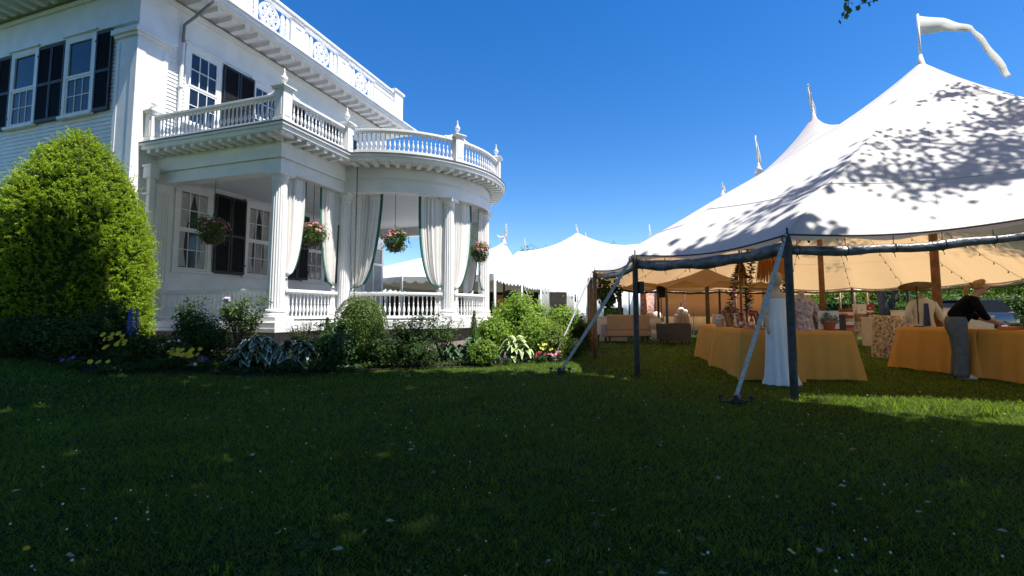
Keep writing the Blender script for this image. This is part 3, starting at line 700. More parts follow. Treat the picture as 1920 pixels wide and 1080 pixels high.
# ------------------------------------------------------------ porch curtains
def curtain(A, B, tie, htop, htie, label, trim='b', gat=.06, tail=True, bow=2.2, seed=0, trimw=.07):
    """A: fixed top end by the column, B: free top end, tie: gathered point (plan), all in house plan coords"""
    A = Vector((*A, htop)); B = Vector((*B, htop)); T = Vector((*tie, htie)); d = (B - A); Wd = d.length; d.normalize(); nr = Vector((-d.y, d.x, 0))
    root = empty('curtain', hw(A.x, A.y, 0), HROT, label, 'curtain', 'tied back curtains on the porch columns')
    org = Vector((A.x, A.y, 0))
    P = []; nu, nv = 57, 26; rs = random.Random(seed)
    ph = [rs.uniform(0, 6) for _ in range(3)]
    tieoff = (T - A).dot(d)
    def edge(v): return max(0, 1 - v ** bow) ** .55
    for i in range(nv):
        v = i / (nv - 1); row = []
        for j in range(nu):
            u = j / (nu - 1)
            wv = gat + (Wd - gat) * edge(v); base = A + d * (tieoff * v * v + u * wv); z = htop - v * (htop - htie)
            pl = .032 * (.7 + .5 * math.sin(u * 9 + ph[2])) * (math.sin(u * 46 + 3.2 * math.sin(u * 6 + ph[1]) + ph[0] + 2.5 * v * u) + .5 * math.sin(u * 27 + ph[1] - v)) * (1 - .35 * v)
            sag = -.06 * math.sin(v * math.pi) * u
            q = base + nr * (pl + sag * .3) ; row.append((q.x - org.x, q.y - org.y, z))
        P.append(row)
    split = nu - 1 - 0
    o = MB().grid(P).build('curtain_cloth', M['cloth'], root, True, solid=.004)
    # trim ribbon along the free edge
    nt_ = []
    for i in range(nv):
        x, y, z = P[i][-1]; v = i / (nv - 1); e = Vector((x, y, z)); k = trimw * (1 if v < .97 else .6)
        nt_.append([(e.x - d.x * .004, e.y - d.y * .004, e.z), (e.x + d.x * k, e.y + d.y * k, e.z - .0)])
    MB().grid(nt_).build('green_border', M['green_trim'], root, True, solid=.006)
    if tail:
        tl = []
        for i in range(8):
            v = i / 7; row = []
            for j in range(17):
                u = j / 16; wv = gat + .10 * v; c0 = T.copy(); c0.z = 0
                q = A + d * tieoff - org; row.append((q.x + d.x * (u * wv - .02) + nr.x * .02 * math.sin(u * 24), q.y + d.y * (u * wv - .02) + nr.y * .02 * math.sin(u * 24), htie - v * (htie - DK - .1)))
            tl.append(row)
        MB().grid(tl).build('curtain_tail', M['cloth'], root, True, solid=.004)
        q = A + d * tieoff - org
        ringp = [(q.x + d.x * (gat / 2 + (gat * .7 + .02) * math.cos(t)) + nr.x * .05 * math.sin(t), q.y + d.y * (gat / 2 + (gat * .7 + .02) * math.cos(t)) + nr.y * .05 * math.sin(t), htie + .03 * math.cos(t)) for t in np.linspace(0, 6.283, 13)]
        MB().tube(ringp, .016, 6, cap=False).build('tieback', M['green_trim'], root, True)
    return root
curtain((.12, -.02), (.74, -.02), (.22, 0), 4.28, 1.95, 'white curtain with green border tied to the square corner column of the porch', gat=.08, seed=1)
curtain((1.98, -.02), (1.36, -.02), (1.9, 0), 4.28, 1.8, 'white curtain tied on the left of the second porch column, behind the second hanging basket', gat=.09, seed=2)
curtain(circ(4, 2.8), circ(22, 2.8), circ(7), 4.28, 1.76, 'broad curtain right of the second porch column, behind the rain chain', gat=.12, seed=3, bow=1.7)
curtain(circ(60, 2.8), circ(44, 2.8), circ(57), 4.28, 1.8, 'sunlit curtain with green border on the left of the round porch front column', gat=.12, seed=4)
curtain(circ(64, 2.8), circ(79, 2.8), circ(65), 4.28, 1.75, 'narrow curtain on the right of the round porch front column', gat=.06, seed=5)
curtain(circ(102, 2.8), circ(92, 2.78), circ(101), 4.28, 1.8, 'grey looking curtain on the right hand end of the round porch by the last basket', gat=.06, seed=6)
curtain(circ(176, 2.7), circ(162, 2.7), circ(174, 2.7), 4.28, 1.8, 'shaded curtain on the far side of the round porch', gat=.12, seed=7)
curtain(circ(148, 2.75), circ(134, 2.75), circ(147, 2.75), 4.28, 1.8, 'shaded curtain at the rear column seen between the front curtains', gat=.1, seed=8)

# rain chain
rc_ = empty('rain_chain', hw(1.95, -.62, 0), HROT, 'long dark rain chain hanging from the gutter where porch meets round bay', 'rain chain')
lk = MB(); lk.tube([(math.cos(t) * .017, 0, math.sin(t) * .032) for t in np.linspace(0, 6.283, 9)], .006, 5, cap=False); lk = lk.mesh('link', M['chain'], True)
z = 5.0; i = 0
while z > 1.2: inst('link', lk, rc_, (0.002 * math.sin(z * 9), 0, z), (0, 0, R(90) * (i % 2) + .3)); z -= .052; i += 1
# ------------------------------------------------------------ hanging baskets
def basket(a, b, zc, label, s=1.0, htop=4.6, pink=.5, seed=0):
    global rng
    p = hw(a, b, 0); root = empty('hanging_basket', (p.x, p.y, zc), random.random() * 6, label, 'hanging basket', 'flower baskets hanging in the porch openings')
    mb = MB(); prof_ = [(.02, -.2), (.12, -.18), (.19, -.1), (.215, 0), (.2, .015)]
    mb.lathe([(r * s, z_ * s) for r, z_ in prof_], 18); mb.build('basket_liner', mat('coir_liner', (0.05, 0.04, 0.02), 1, .4, 20, .8), root, True)
    mb = MB(); n = 7; zt = htop - zc
    for k in range(3):
        t = k * 2.094; mb.tube([(math.cos(t) * .2 * s, math.sin(t) * .2 * s, 0), (0, 0, .5 * s)], .004, 4)
    mb.build('wires', M['chain'], root)
    ch = MB(); z_ = .5 * s; k = 0
    while z_ < zt:
        ch.tube([(math.cos(t) * .008 * (1 if k % 2 else 0), math.cos(t) * .008 * (0 if k % 2 else 1), z_ + math.sin(t) * .018) for t in np.linspace(0, 6.283, 7)], .004, 4, cap=False); z_ += .03; k += 1
    ch.build('chain', M['chain'], root)
    C, N = ellipsoid_leaves((0, 0, .14 * s), (.33 * s, .33 * s, .24 * s), 900, 60, .07, .03, .2, .5)
    leaf_obj('foliage', C, N, .085, .032, M['leaf'], root)
    C, N = ellipsoid_leaves((0, 0, -.06 * s), (.25 * s, .25 * s, .16 * s), 420, 50, .05, .03, .22, .6)
    leaf_obj('trailing_foliage', C, N, .045, .03, mat('variegated_leaf', (.12, .17, .08), .6, island=.6, transl=(.2, .25, .1), tfac=.25), root)
    mb = MB()
    for k in range(58):
        t = rng.uniform(0, 6.28); e = rng.uniform(-.05, 1.3); rr = (.3 + .06 * rng.normal()) * s
        c = Vector((math.cos(t) * math.cos(e) * rr, math.sin(t) * math.cos(e) * rr, .13 * s + math.sin(e) * .26 * s)); nrm = c.normalized() + Vector((0, 0, .2))
        Q = nrm.to_track_quat('Z', 'Y').to_matrix().to_4x4(); Q.translation = c; fr = rng.uniform(.03, .05)
        for q in range(5):
            u = q * 1.2566; cu, su = math.cos(u), math.sin(u)
            mb.add([(0, 0, 0), (cu * fr * .7 - su * fr * .42, su * fr * .7 + cu * fr * .42, fr * .35), (cu * fr, su * fr, fr * .25), (cu * fr * .7 + su * fr * .42, su * fr * .7 - cu * fr * .42, fr * .35)], [(0, 3, 2, 1)], Q)
    mb.build('blossoms', M['ppink'], root)
    return root
basket(.02, 2.0, 2.95, 'leftmost hanging basket of pink flowers in front of the black shutters', 1.12, 4.3)
basket(1.12, .02, 2.95, 'second hanging basket, leafy green with a few pink flowers, between corner column and second column', 1.0, 4.3)
basket(*circ(30, 2.8), 2.92, 'hanging basket of pink flowers in the wide opening of the round porch', 1.05, 4.3)
basket(*circ(90, 2.85), 2.85, 'rightmost hanging basket at the end of the round porch', 1.0, 4.3)
# ------------------------------------------------------------ garden
def shrub(name, px, Y, h, wd, m, label, cat='shrub', n=3200, L=.05, W=.03, clumps=90, crad=.14, stems=5, group=None, z0=.02, squash=1.0, inner=.62, dep=None, xoff=0, z_low=0.12):
    p = at(px, 585, Y); c = empty(name, (p.x + xoff, p.y, gz(p.x, p.y) + z0), 0, label, cat, group)
    dep = dep or wd * .8
    C, N = ellipsoid_leaves((0, 0, h * .55), (wd / 2, dep / 2, h * .5), n, clumps, L, W, crad, .62, zmin=z_low * h)
    leaf_obj('foliage', C, N, L, W, m, c)
    mb = MB()
    for k in range(stems):
        t = k * 6.28 / stems + .4; mb.tube([(math.cos(t) * .03, math.sin(t) * .03, 0), (math.cos(t) * wd * .15, math.sin(t) * dep * .15, h * .35), (math.cos(t) * wd * .3, math.sin(t) * dep * .3, h * .75)], [.014, .009, .004], 5)
    mb.build('stems', M['bark'], c)
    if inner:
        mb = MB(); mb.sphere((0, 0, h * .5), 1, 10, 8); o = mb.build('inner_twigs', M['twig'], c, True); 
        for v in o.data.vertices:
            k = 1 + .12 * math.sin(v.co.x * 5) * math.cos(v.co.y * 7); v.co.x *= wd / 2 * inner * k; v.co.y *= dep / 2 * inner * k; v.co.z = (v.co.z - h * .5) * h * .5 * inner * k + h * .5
    return c
# clipped yew
def yew():
    p = at(128, 585, 9.05); c = empty('clipped_yew', (p.x, p.y, gz(p.x, p.y)), 0, 'tall clipped yew cone, bright yellow green above and shaded below, at the house corner', 'yew')
    H, RR = 4.15, 1.38
    def prof_(t):   # radius fraction at height fraction
        return np.clip((1 - np.clip(t, 0, 1) ** 2.3) ** .7, 0, 1) * (1 - .14 * (1 - np.clip(t, 0, 1)) ** 2) 
    nc = 8600; t = rng.random(nc * 3) ** 1.0; keep = rng.random(nc * 3) < prof_(t) * .9 + .1; t = t[keep][:nc]; nc = len(t)
    # push some clumps to the top cap
    a = rng.random(nc) * 6.283
    lump = 1 + .02 * np.sin(a * 5 + t * 8) + .02 * np.sin(a * 9 - t * 17)
    r = RR * prof_(t) * lump; dz = rng.normal(size=nc) * .02
    K = np.stack([np.cos(a) * r, np.sin(a) * r, t * H + dz], 1)
    slope = np.clip(t ** 3, 0, 1) * 1.5
    Nn = np.stack([np.cos(a), np.sin(a), slope + .1], 1); Nn /= np.linalg.norm(Nn, axis=1, keepdims=True)
    hole = rng.random(nc)
    depth = -np.abs(rng.normal(size=nc)) * .07
    K += Nn * depth[:, None]
    per = 18; idx = np.repeat(np.arange(nc), per)
    # sprays: short twigs arching out and slightly down with needles along them
    D = Nn[idx] * .8 + np.repeat(rng.normal(size=(nc, 3)) * .55, per, 0) + np.array([0, 0, .12])
    s = np.tile(np.linspace(0, 1, per), nc)[:, None]
    C = K[idx] + D * s * .1 + rng.normal(size=(len(idx), 3)) * .011
    NN = np.cross(D, rng.normal(size=D.shape)); NN[:, 2] = np.abs(NN[:, 2]) + .25
    leaf_obj('needles', C, NN, .042, .017, M['yew'], c, fold=.1)
    mb = MB(); tt = np.linspace(0.02, .985, 24)
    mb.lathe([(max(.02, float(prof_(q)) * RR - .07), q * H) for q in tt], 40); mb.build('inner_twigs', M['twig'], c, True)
    MB().tube([(0, 0, -.02), (.02, 0, 1.2), (0, 0, 3.4)], [.14, .12, .04], 10).build('trunk', M['bark'], c)
yew()
G3 = 'leafy shrubs along the porch'
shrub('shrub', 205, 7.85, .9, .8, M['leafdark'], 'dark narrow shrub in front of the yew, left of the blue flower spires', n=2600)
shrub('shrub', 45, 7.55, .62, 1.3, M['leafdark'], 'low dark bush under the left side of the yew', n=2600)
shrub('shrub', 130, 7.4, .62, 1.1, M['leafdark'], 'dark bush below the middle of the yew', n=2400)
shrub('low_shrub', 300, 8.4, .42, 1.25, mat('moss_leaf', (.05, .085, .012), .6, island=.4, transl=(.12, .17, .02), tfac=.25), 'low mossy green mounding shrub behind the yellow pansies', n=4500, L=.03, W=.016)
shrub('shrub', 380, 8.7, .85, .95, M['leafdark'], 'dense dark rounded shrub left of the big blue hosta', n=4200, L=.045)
def branchy(px, Y, h, wd, label, m, n=900, L=.075, W=.04, k=13):
    p = at(px, 585, Y); c = empty('rhododendron', (p.x, p.y, gz(p.x, p.y) + .02), 0, label, 'shrub'); mb = MB(); C = []; N = []
    for i in range(k):
        t = i * 2.4; r = wd / 2 * (.35 + .65 * ((i * .618) % 1)); hh = h * (.62 + .38 * (((i * .37) % 1)))
        q = Vector((math.cos(t) * r, math.sin(t) * r * .7, hh)); mb.tube([(0, 0, 0), (q.x * .45, q.y * .45, hh * .55), q], [.016, .01, .005], 5)
        for j in range(n // k):
            u = rng.random() ** .6; b = Vector((q.x * .45, q.y * .45, hh * .55)).lerp(q, u); C.append([b.x + rng.normal() * .07, b.y + rng.normal() * .07, b.z + rng.normal() * .06]); N.append([rng.normal() * .5, rng.normal() * .5 - .2, 1])
    mb.build('stems', M['bark'], c); leaf_obj('foliage', np.array(C), np.array(N), L, W, m, c)
    return c
rh = branchy(452, 9.55, 1.24, .95, 'open leafy rhododendron with one pale bloom in front of the porch corner column', M['leaf'], 1500)
mb = MB()
for k in range(9):
    t = k * 2.4; q = Vector((math.cos(t) * .04, math.sin(t) * .04, .02 * (k % 3)))
    mb.sphere((-.18 + q.x, -.2 + q.y, 1.14 + q.z), .035, 8, 5)
mb.build('bloom', mat('pale_lilac_petal', (.5, .45, .55), .7), rh, True)
branchy(355, 9.3, 1.1, .55, 'thin twiggy dark leaved shrub between the yew and the rhododendron', M['leafdark'], 520)
branchy(573, 9.7, .95, .8, 'airy fine stemmed shrub under the porch railing right of the corner column', M['leafdark'], 1300, .035, .015, 24)
# round clipped box and small conifers
def clipped(px, Y, h, wd, label, cat='topiary', m=None, name='clipped_box', cone=False, L=.03):
    p = at(px, 585, Y); c = empty(name, (p.x, p.y, gz(p.x, p.y) + .02), 0, label, cat); n = 9500 if not cone else 2600
    D = rng.normal(size=(n, 3)); D /= np.linalg.norm(D, axis=1, keepdims=True)
    if cone:
        t = rng.random(n) ** .8; a = rng.random(n) * 6.283; r = wd / 2 * (1 - t ** 1.4); C = np.stack([np.cos(a) * r, np.sin(a) * r, t * h], 1); N = np.stack([np.cos(a), np.sin(a), .5 + 0 * a], 1)
        C += N * rng.normal(size=(n, 1)) * .015
    else:
        bl = 1 + .025 * np.sin(D[:, 0] * 9) * np.cos(D[:, 2] * 8)
        C = np.sign(D) * np.abs(D) ** .85 * np.array([wd / 2, wd / 2, h / 2]) * bl[:, None] * (1 - np.abs(rng.normal(size=(n, 1))) * .03) + [0, 0, h / 2]; N = D + rng.normal(size=(n, 3)) * .5
    leaf_obj('foliage', C, N, L, L * .6, m or M['boxwood'], c)
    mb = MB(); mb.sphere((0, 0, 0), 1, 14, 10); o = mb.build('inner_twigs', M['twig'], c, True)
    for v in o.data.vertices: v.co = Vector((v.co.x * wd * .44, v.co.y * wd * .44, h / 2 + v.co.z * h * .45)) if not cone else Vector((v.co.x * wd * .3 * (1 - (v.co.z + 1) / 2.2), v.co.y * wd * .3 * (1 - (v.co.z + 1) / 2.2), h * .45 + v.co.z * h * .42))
    return c
clipped(678, 9.85, 1.42, 1.06, 'round clipped boxwood ball with a sunlit right edge below the porch railing', m=mat('box_gold', (.075, .13, .012), .5, island=.4, transl=(.2, .28, .03), tfac=.3))
clipped(614, 9.6, .98, .2, 'tiny dark pointed conifer left of the clipped boxwood ball', 'conifer', M['leafdark'], 'dwarf_conifer', True)
clipped(889, 10.8, 1.12, .34, 'small green pointed conifer in front of the porch at its right end', 'conifer', M['boxwood'], 'dwarf_conifer', True)
shrub('shrub', 632, 9.35, .88, .9, mat('mid_leaf', (.03, .085, .018), .5, island=.4, transl=(.1, .2, .03), tfac=.3), 'fresh green bush with dark base in front of the left side of the boxwood ball', n=3000, L=.06, W=.04)
shrub('shrub', 712, 9.65, .62, .8, M['leafdark'], 'low dark bush in the shade before the boxwood ball', n=1800)
branchy(775, 9.9, 1.08, 1.15, 'loose dark shrub right of the boxwood ball under the round porch', M['leafdark'], 1700, .06, .035, 18)
branchy(830, 10.3, .95, .9, 'loose green shrub against the base of the round porch column', M['leaf'], 1100, .055, .03, 16)
shrub('shrub', 775, 9.75, .6, 1.0, M['leafdark'], 'low shaded bush in front of the round porch', n=2200)
shrub('shrub', 560, 9.25, .55, .8, M['leafdark'], 'low dark foliage behind the blue hosta, right side', n=1600)
LB = M['leafbright']
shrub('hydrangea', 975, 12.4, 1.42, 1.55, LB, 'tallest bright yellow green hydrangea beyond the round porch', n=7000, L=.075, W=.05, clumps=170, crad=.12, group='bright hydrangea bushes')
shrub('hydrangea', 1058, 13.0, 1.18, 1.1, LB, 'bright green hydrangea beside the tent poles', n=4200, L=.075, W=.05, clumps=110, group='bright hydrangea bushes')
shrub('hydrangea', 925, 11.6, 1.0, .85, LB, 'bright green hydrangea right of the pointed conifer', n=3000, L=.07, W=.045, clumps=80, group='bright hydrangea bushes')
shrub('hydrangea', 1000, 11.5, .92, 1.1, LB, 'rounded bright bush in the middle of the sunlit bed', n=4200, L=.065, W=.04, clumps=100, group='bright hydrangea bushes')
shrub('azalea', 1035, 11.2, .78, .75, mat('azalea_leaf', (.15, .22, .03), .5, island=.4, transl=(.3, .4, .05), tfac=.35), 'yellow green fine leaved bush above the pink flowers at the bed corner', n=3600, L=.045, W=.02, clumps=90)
shrub('shrub', 1085, 12.6, .95, .6, M['leafdark'], 'dark green shrub in the shade at the foot of the tent poles', n=1900)
shrub('shrub', 1078, 11.2, .48, .55, M['leafdark'], 'low dark tufted plant at the end of the bed near the guy strap', n=1300, L=.07, W=.012)
shrub('shrub', 905, 10.0, .5, .6, LB, 'small sunlit bush behind the green hosta', n=1500, L=.05, W=.03)
# hostas: each leaf a part
def hosta_leaf(m_in, m_out, L=.26, W=.15):
    rows = []; n = 9
    for i in range(n):
        t = i / (n - 1); w_ = W / 2 * math.sin(math.pi * min(1, t ** .8 * .98 + .02)) ** .75 * (1.12 - .35 * t); zz = .10 * math.sin(t * 2.6) - .12 * t * t; x = L * t
        rows.append([(x, s * w_, zz + abs(s) * w_ * .45 + .004 * math.sin(t * 22 + s * 3)) for s in (-1, -.76, -.35, 0, .35, .76, 1)])
    mb = MB(); vs = [p for r in rows for p in r]; fs = []; mi = []
    mb.v = vs
    for i in range(n - 1):
        for j in range(6):
            a = i * 7 + j; mb.f.append((a, a + 1, a + 8, a + 7)); mb.m.append(1 if j in (0, 5) or i == n - 2 else 0)
    return mb.mesh('leaf', [m_in, m_out], True)
HL = {k: [hosta_leaf(a, b, l, l * .58) for l in (.24, .29, .2)] for k, a, b in (('blue', M['hosta'], M['hostaw']), ('plain', mat('hosta_dark', (.02, .06, .025), .4, .3, 12), mat('hosta_edge', (.10, .16, .08), .5)), ('lime', M['hostay'], mat('hosta_cream', (.6, .6, .38), .5)))}
def hosta(px, py, R_, n, kind, label, hgt=.3, s=1.0, Yo=0):
    p = gp(px, py); c = empty('hosta', (p.x, p.y + R_ + Yo, gz(p.x, p.y) + .02), 0, label, 'hosta', 'hostas along the front of the bed')
    for k in range(n):
        t = k * 2.39996; q = math.sqrt((k + .5) / n); r = R_ * q * .75; z = hgt * (1 - q ** 2 * .8) + .03; tilt = .75 * (1 - q) - .1
        o = inst('leaf', HL[kind][k % 3], c, (math.cos(t) * r * .8, math.sin(t) * r * .8, z), (rng.normal() * .22, -tilt + rng.normal() * .12, t + rng.normal() * .25), s * rng.uniform(.8, 1.15))
    mb = MB()
    for k in range(0, n, 3):
        t = k * 2.39996; q = math.sqrt((k + .5) / n); r = R_ * q * .75; mb.tube([(0, 0, 0), (math.cos(t) * r * .8, math.sin(t) * r * .8, hgt * (1 - q ** 2 * .8) + .03)], .006, 4)
    mb.build('stalks', M['leafdark'], c)
hosta(452, 699, .5, 110, 'blue', 'large blue green hosta with cream leaf edges left of centre of the bed', .42, 1.0)
hosta(530, 701, .44, 90, 'blue', 'blue green hosta with cream edges, right hand one of the big pair', .36, .98)
hosta(715, 690, .3, 24, 'plain', 'small dark hosta behind the purple flowers', .3)
hosta(850, 687, .3, 26, 'plain', 'dark hosta in the shade below the round porch', .26)
hosta(893, 688, .45, 60, 'plain', 'dark green hosta with paler edges where the shade ends', .38, 1.0)
hosta(968, 682, .4, 50, 'lime', 'cream and lime variegated hosta in the sun at the right of the bed', .38, .95)
hosta(1046, 667, .26, 20, 'lime', 'small lime hosta tucked under the azalea', .26, .75)
# low ground cover filling the soil between the plants
C = []
for a_, b_ in zip(F_[:-1], F_[1:]):
    for _ in range(150):
        q = a_.lerp(b_, random.random()); y = q.y + .1 + 2.6 * random.random() ** 1.6; h_ = .04 + .16 * random.random() * (0.5 + .5 * math.sin(q.x * 3 + y * 2.2)); C.append((q.x, y, gz(q.x, y) + .03 + h_))
C = np.array(C); C = C[(C[:, 1] < 10.4) | (C[:, 0] > -4.5)]; C = np.repeat(C, 3, 0) + rng.normal(size=(len(C) * 3, 3)) * [.05, .05, .02]
tag(leaf_obj('ground_cover', C, rng.normal(size=C.shape) * .5 + [0, -.3, 1], .06, .03, M['leafdark']), 'low dark leafy ground cover between the bedding plants', 'ground cover', kind='stuff')
# bedding flowers
def pansy_clump(px, py, m, label, n=14, r=.2, h=.22, fr=.022, cat='flowers', lf=260, name='pansy_plant', Yo=.12):
    p = gp(px, py); c = empty(name, (p.x, p.y + Yo, gz(p.x, p.y) + .02), 0, label, cat)
    C, N = ellipsoid_leaves((0, 0, h * .4), (r, r, h * .4), lf, 30, .04, .02, .2, .4); leaf_obj('foliage', C, N, .045, .022, M['leafdark'], c)
    mb = MB()
    for k in range(n):
        t = rng.uniform(0, 6.28); q = rng.random() ** .6 * r; cc = Vector((math.cos(t) * q, math.sin(t) * q - .06, h * (.75 + .5 * rng.random())))
        Q = Vector((rng.normal() * .3, -1, .8 + rng.normal() * .3)).to_track_quat('Z', 'Y').to_matrix().to_4x4(); Q.translation = cc; f_ = fr * rng.uniform(.75, 1.2)
        for u in np.linspace(0, 6.283, 6)[:-1]:
            cu, su = math.cos(u) * f_ * .55, math.sin(u) * f_ * .55
            mb.add([(cu + math.cos(a) * f_ * .62, su + math.sin(a) * f_ * .62, .003 * math.sin(a * 2)) for a in np.linspace(0, 6.283, 7)[:-1]], [(0, 1, 2, 3, 4, 5)], Q)
    mb.build('blossoms', m, c)
    mb = MB()
    for k in range(6): t = k; mb.tube([(0, 0, 0), (math.cos(t) * r * .5, math.sin(t) * r * .5, h)], .003, 4)
    mb.build('stems', M['leafdark'], c)
pansy_clump(203, 680, M['pyel'], 'yellow pansies at the left end of the bed below the yew', 14, .16, .42, .036)
pansy_clump(180, 684, M['pyel'], 'two low yellow blooms at the very left of the flower bed', 3, .12, .16, .032, lf=120)
pansy_clump(338, 694, M['pyel'], 'biggest clump of yellow pansies left of the blue hosta', 24, .24, .26, .036)
pansy_clump(232, 668, M['pyel'], 'single yellow bloom beside the left yellow pansies', 2, .08, .4, .034, lf=80)
pansy_clump(318, 672, M['pwhite'], 'pair of white blooms behind the yellow pansies', 4, .22, .34, .022, lf=120)
pansy_clump(372, 697, M['ppur'], 'purple pansies right of the big yellow clump', 7, .12, .16, .032)
pansy_clump(357, 699, M['pwhite'], 'pale white pansy between the yellow and the purple ones', 3, .06, .14, .03, lf=60)
pansy_clump(548, 700, M['pyel'], 'small yellow blooms at the right edge of the blue hosta', 4, .12, .3, .03, lf=120)
pansy_clump(713, 685, M['ppur'], 'bright purple petunias in the middle of the bed', 9, .12, .26, .034)
pansy_clump(725, 692, M['pwhite'], 'white bloom just right of the purple petunias', 3, .07, .12, .026, lf=60)
pansy_clump(655, 698, M['pwhite'], 'tiny white flowers at the bed edge under the boxwood ball', 10, .26, .08, .018, lf=200)
pansy_clump(1012, 682, M['pred'], 'dark red flowers at the right of the sunlit bed', 7, .14, .18, .026)
pansy_clump(1042, 679, M['ppink'], 'pink and red flowers at the bed corner beside the guy strap', 14, .22, .18, .024)
pansy_clump(950, 686, M['ppur'], 'small magenta flower in front of the variegated hosta', 3, .08, .14, .022, lf=100)
pansy_clump(1024, 679, mat('pale_yellow_petal', (.6, .6, .1), .6), 'lemon yellow flowers right of the variegated hosta', 16, .2, .32, .026)
pansy_clump(120, 682, M['ppur'], 'faint purple flowers in the deep shade under the yew', 4, .14, .16, .024)
def delphinium(px, py, Y, h, n, label):
    p = at(px, py, Y); c = empty('delphinium', (p.x, p.y, gz(p.x, p.y) + .02), 0, label, 'flowers', 'blue delphinium spires'); mb = MB(); st = MB()
    for s in range(n):
        x = rng.normal() * .07; y = rng.normal() * .07; hh = h * rng.uniform(.85, 1.05); st.tube([(x * .4, y * .4, 0), (x, y, hh)], .006, 5)
        for k in range(42):
            t = k * 2.4; z = hh - .42 * k / 42; rr = .035 * (.4 + k / 42); cc = Vector((x + math.cos(t) * rr, y + math.sin(t) * rr, z)); Q = Vector((math.cos(t), math.sin(t), .3)).to_track_quat('Z', 'Y').to_matrix().to_4x4(); Q.translation = cc
            f_ = .017; mb.add([(f_, 0, 0), (0, f_, .004), (-f_, 0, 0), (0, -f_, .004)], [(0, 1, 2, 3)], Q)
    mb.build('blossoms', M['pblue'], c); st.build('stems', M['leaf'], c)
    C, N = ellipsoid_leaves((0, 0, h * .3), (.2, .2, h * .3), 420, 30, .08, .03, .2, .4); leaf_obj('foliage', C, N, .09, .03, M['leafdark'], c)
delphinium(253, 585, 7.8, .95, 4, 'deep blue delphinium spires in front of the right side of the yew')
delphinium(1003, 585, 11.9, 1.12, 1, 'single blue delphinium spike among the bright hydrangeas')

# ------------------------------------------------------------ trees
def tree(name, loc, h, crown, r, n, L, W, clumps, m, label, trunk_r=.3, group=None, crad=.13, seed=0, nl=6):
    c = empty(name, loc, 0, label, 'tree', group); rs = random.Random(seed)
    mb = MB(); top = crown[2]
    pts = [(0, 0, -.1), (rs.uniform(-.2, .2), rs.uniform(-.2, .2), top * .35), (crown[0] * .5, crown[1] * .5, top * .75), (crown[0], crown[1], top)]
    mb.tube(pts, [trunk_r, trunk_r * .75, trunk_r * .5, trunk_r * .2], 10)
    mb.build('trunk', M['bark'], c, True)
    mb = MB()
    for k in range(nl):
        t = k * 6.283 / nl + rs.uniform(-.3, .3); b = Vector(pts[1]).lerp(Vector(pts[2]), .3 + .6 * k / nl); q = Vector((crown[0] + math.cos(t) * r[0] * .7, crown[1] + math.sin(t) * r[1] * .7, top + rs.uniform(-.3, .5) * r[2]))
        mid = b.lerp(q, .5) + Vector((0, 0, .08 * h)); mb.tube([b, mid, q], [trunk_r * .35, trunk_r * .2, trunk_r * .06], 7)
    mb.build('limbs', M['bark'], c, True)
    C, N = ellipsoid_leaves(crown, r, n, clumps, L, W, crad, .45, fill=.4)
    leaf_obj('crown', C, N, L, W, m, c)
    return c
FT = mat('far_leaf', (.06, .12, .022), .6, island=.4, transl=(.16, .26, .03), tfac=.35)
for (px, Y, top, rr, lab, sd) in ((1012, 74, 11.4, 2.8, 'wispy tree top left of the middle peak of the far white tent', 1), (985, 76, 10.9, 1.9, 'small tree top just right of the far tents left pennants', 2), (1138, 74, 11.5, 2.6, 'tree top right of the middle peak of the far white tent', 3), (1166, 76, 11.2, 1.6, 'little tree top left of the far right tent pennant', 4), (1062, 76, 11.0, 1.6, 'tree top directly behind the middle pennants', 5)):
    p = at(px, 585, Y); tree('tree', (p.x, p.y, 0), top, (0, 0, top - rr), (rr * 1.2, rr, rr), 1500, .36, .2, 50, FT, lab, .2, 'trees beyond the far tents', seed=sd)
k = 0
for (px, Y, top, rr, lab) in ((1480, 42, 5.4, 3.0, 'leafy tree beyond the tent behind the white dress'), (1562, 37, 5.0, 2.9, 'bright green tree beyond the tent behind the potted plant'), (1630, 40, 5.8, 3.0, 'green tree beyond the tent behind the stacked boxes'), (1700, 36, 5.2, 2.7, 'tree beyond the tent behind the straw hat'), (1775, 40, 6.0, 3.2, 'tree beyond the black car'),
                              (1862, 30, 5.0, 2.9, 'sunlit leafy tree behind the bending woman'), (1935, 27, 5.0, 2.8, 'pale green tree at the right edge beyond the tent'), (2040, 25, 5.0, 2.8, 'tree beyond the tent outside its right side')):
    p = at(px, 585, Y); tree('tree', (p.x, p.y, 0), top, (0, 0, top * .5), (rr, rr, top * .48), 4200, .24, .15, 110, LB if k in (1, 5, 6) else FT, lab, .28, 'trees along the far side of the garden', seed=k + 20); k += 1
for (px, Y, wd, h, lab) in ((1590, 33, 5, 1.9, 'green hedge beyond the stacked boxes'), (1850, 25, 4.5, 2.0, 'green hedge beyond the table where the woman works'), (1700, 33, 4, 1.7, 'low green hedge beyond the floral table')):
    p = at(px, 585, Y); c = empty('hedge', (p.x, p.y, 0), 0, lab, 'hedge'); n = 4200
    C = rng.uniform(-1, 1, (n, 3)) * [wd / 2, .6, h / 2] + [0, 0, h / 2]; C += rng.normal(size=(n, 3)) * .08; leaf_obj('foliage', C, rng.normal(size=(n, 3)) + [0, -.4, .6], .13, .08, FT, c)
    MB().box((-wd / 2 + .2, -.4, 0), (wd / 2 - .2, .4, h - .25)).build('inner_twigs', M['twig'], c)
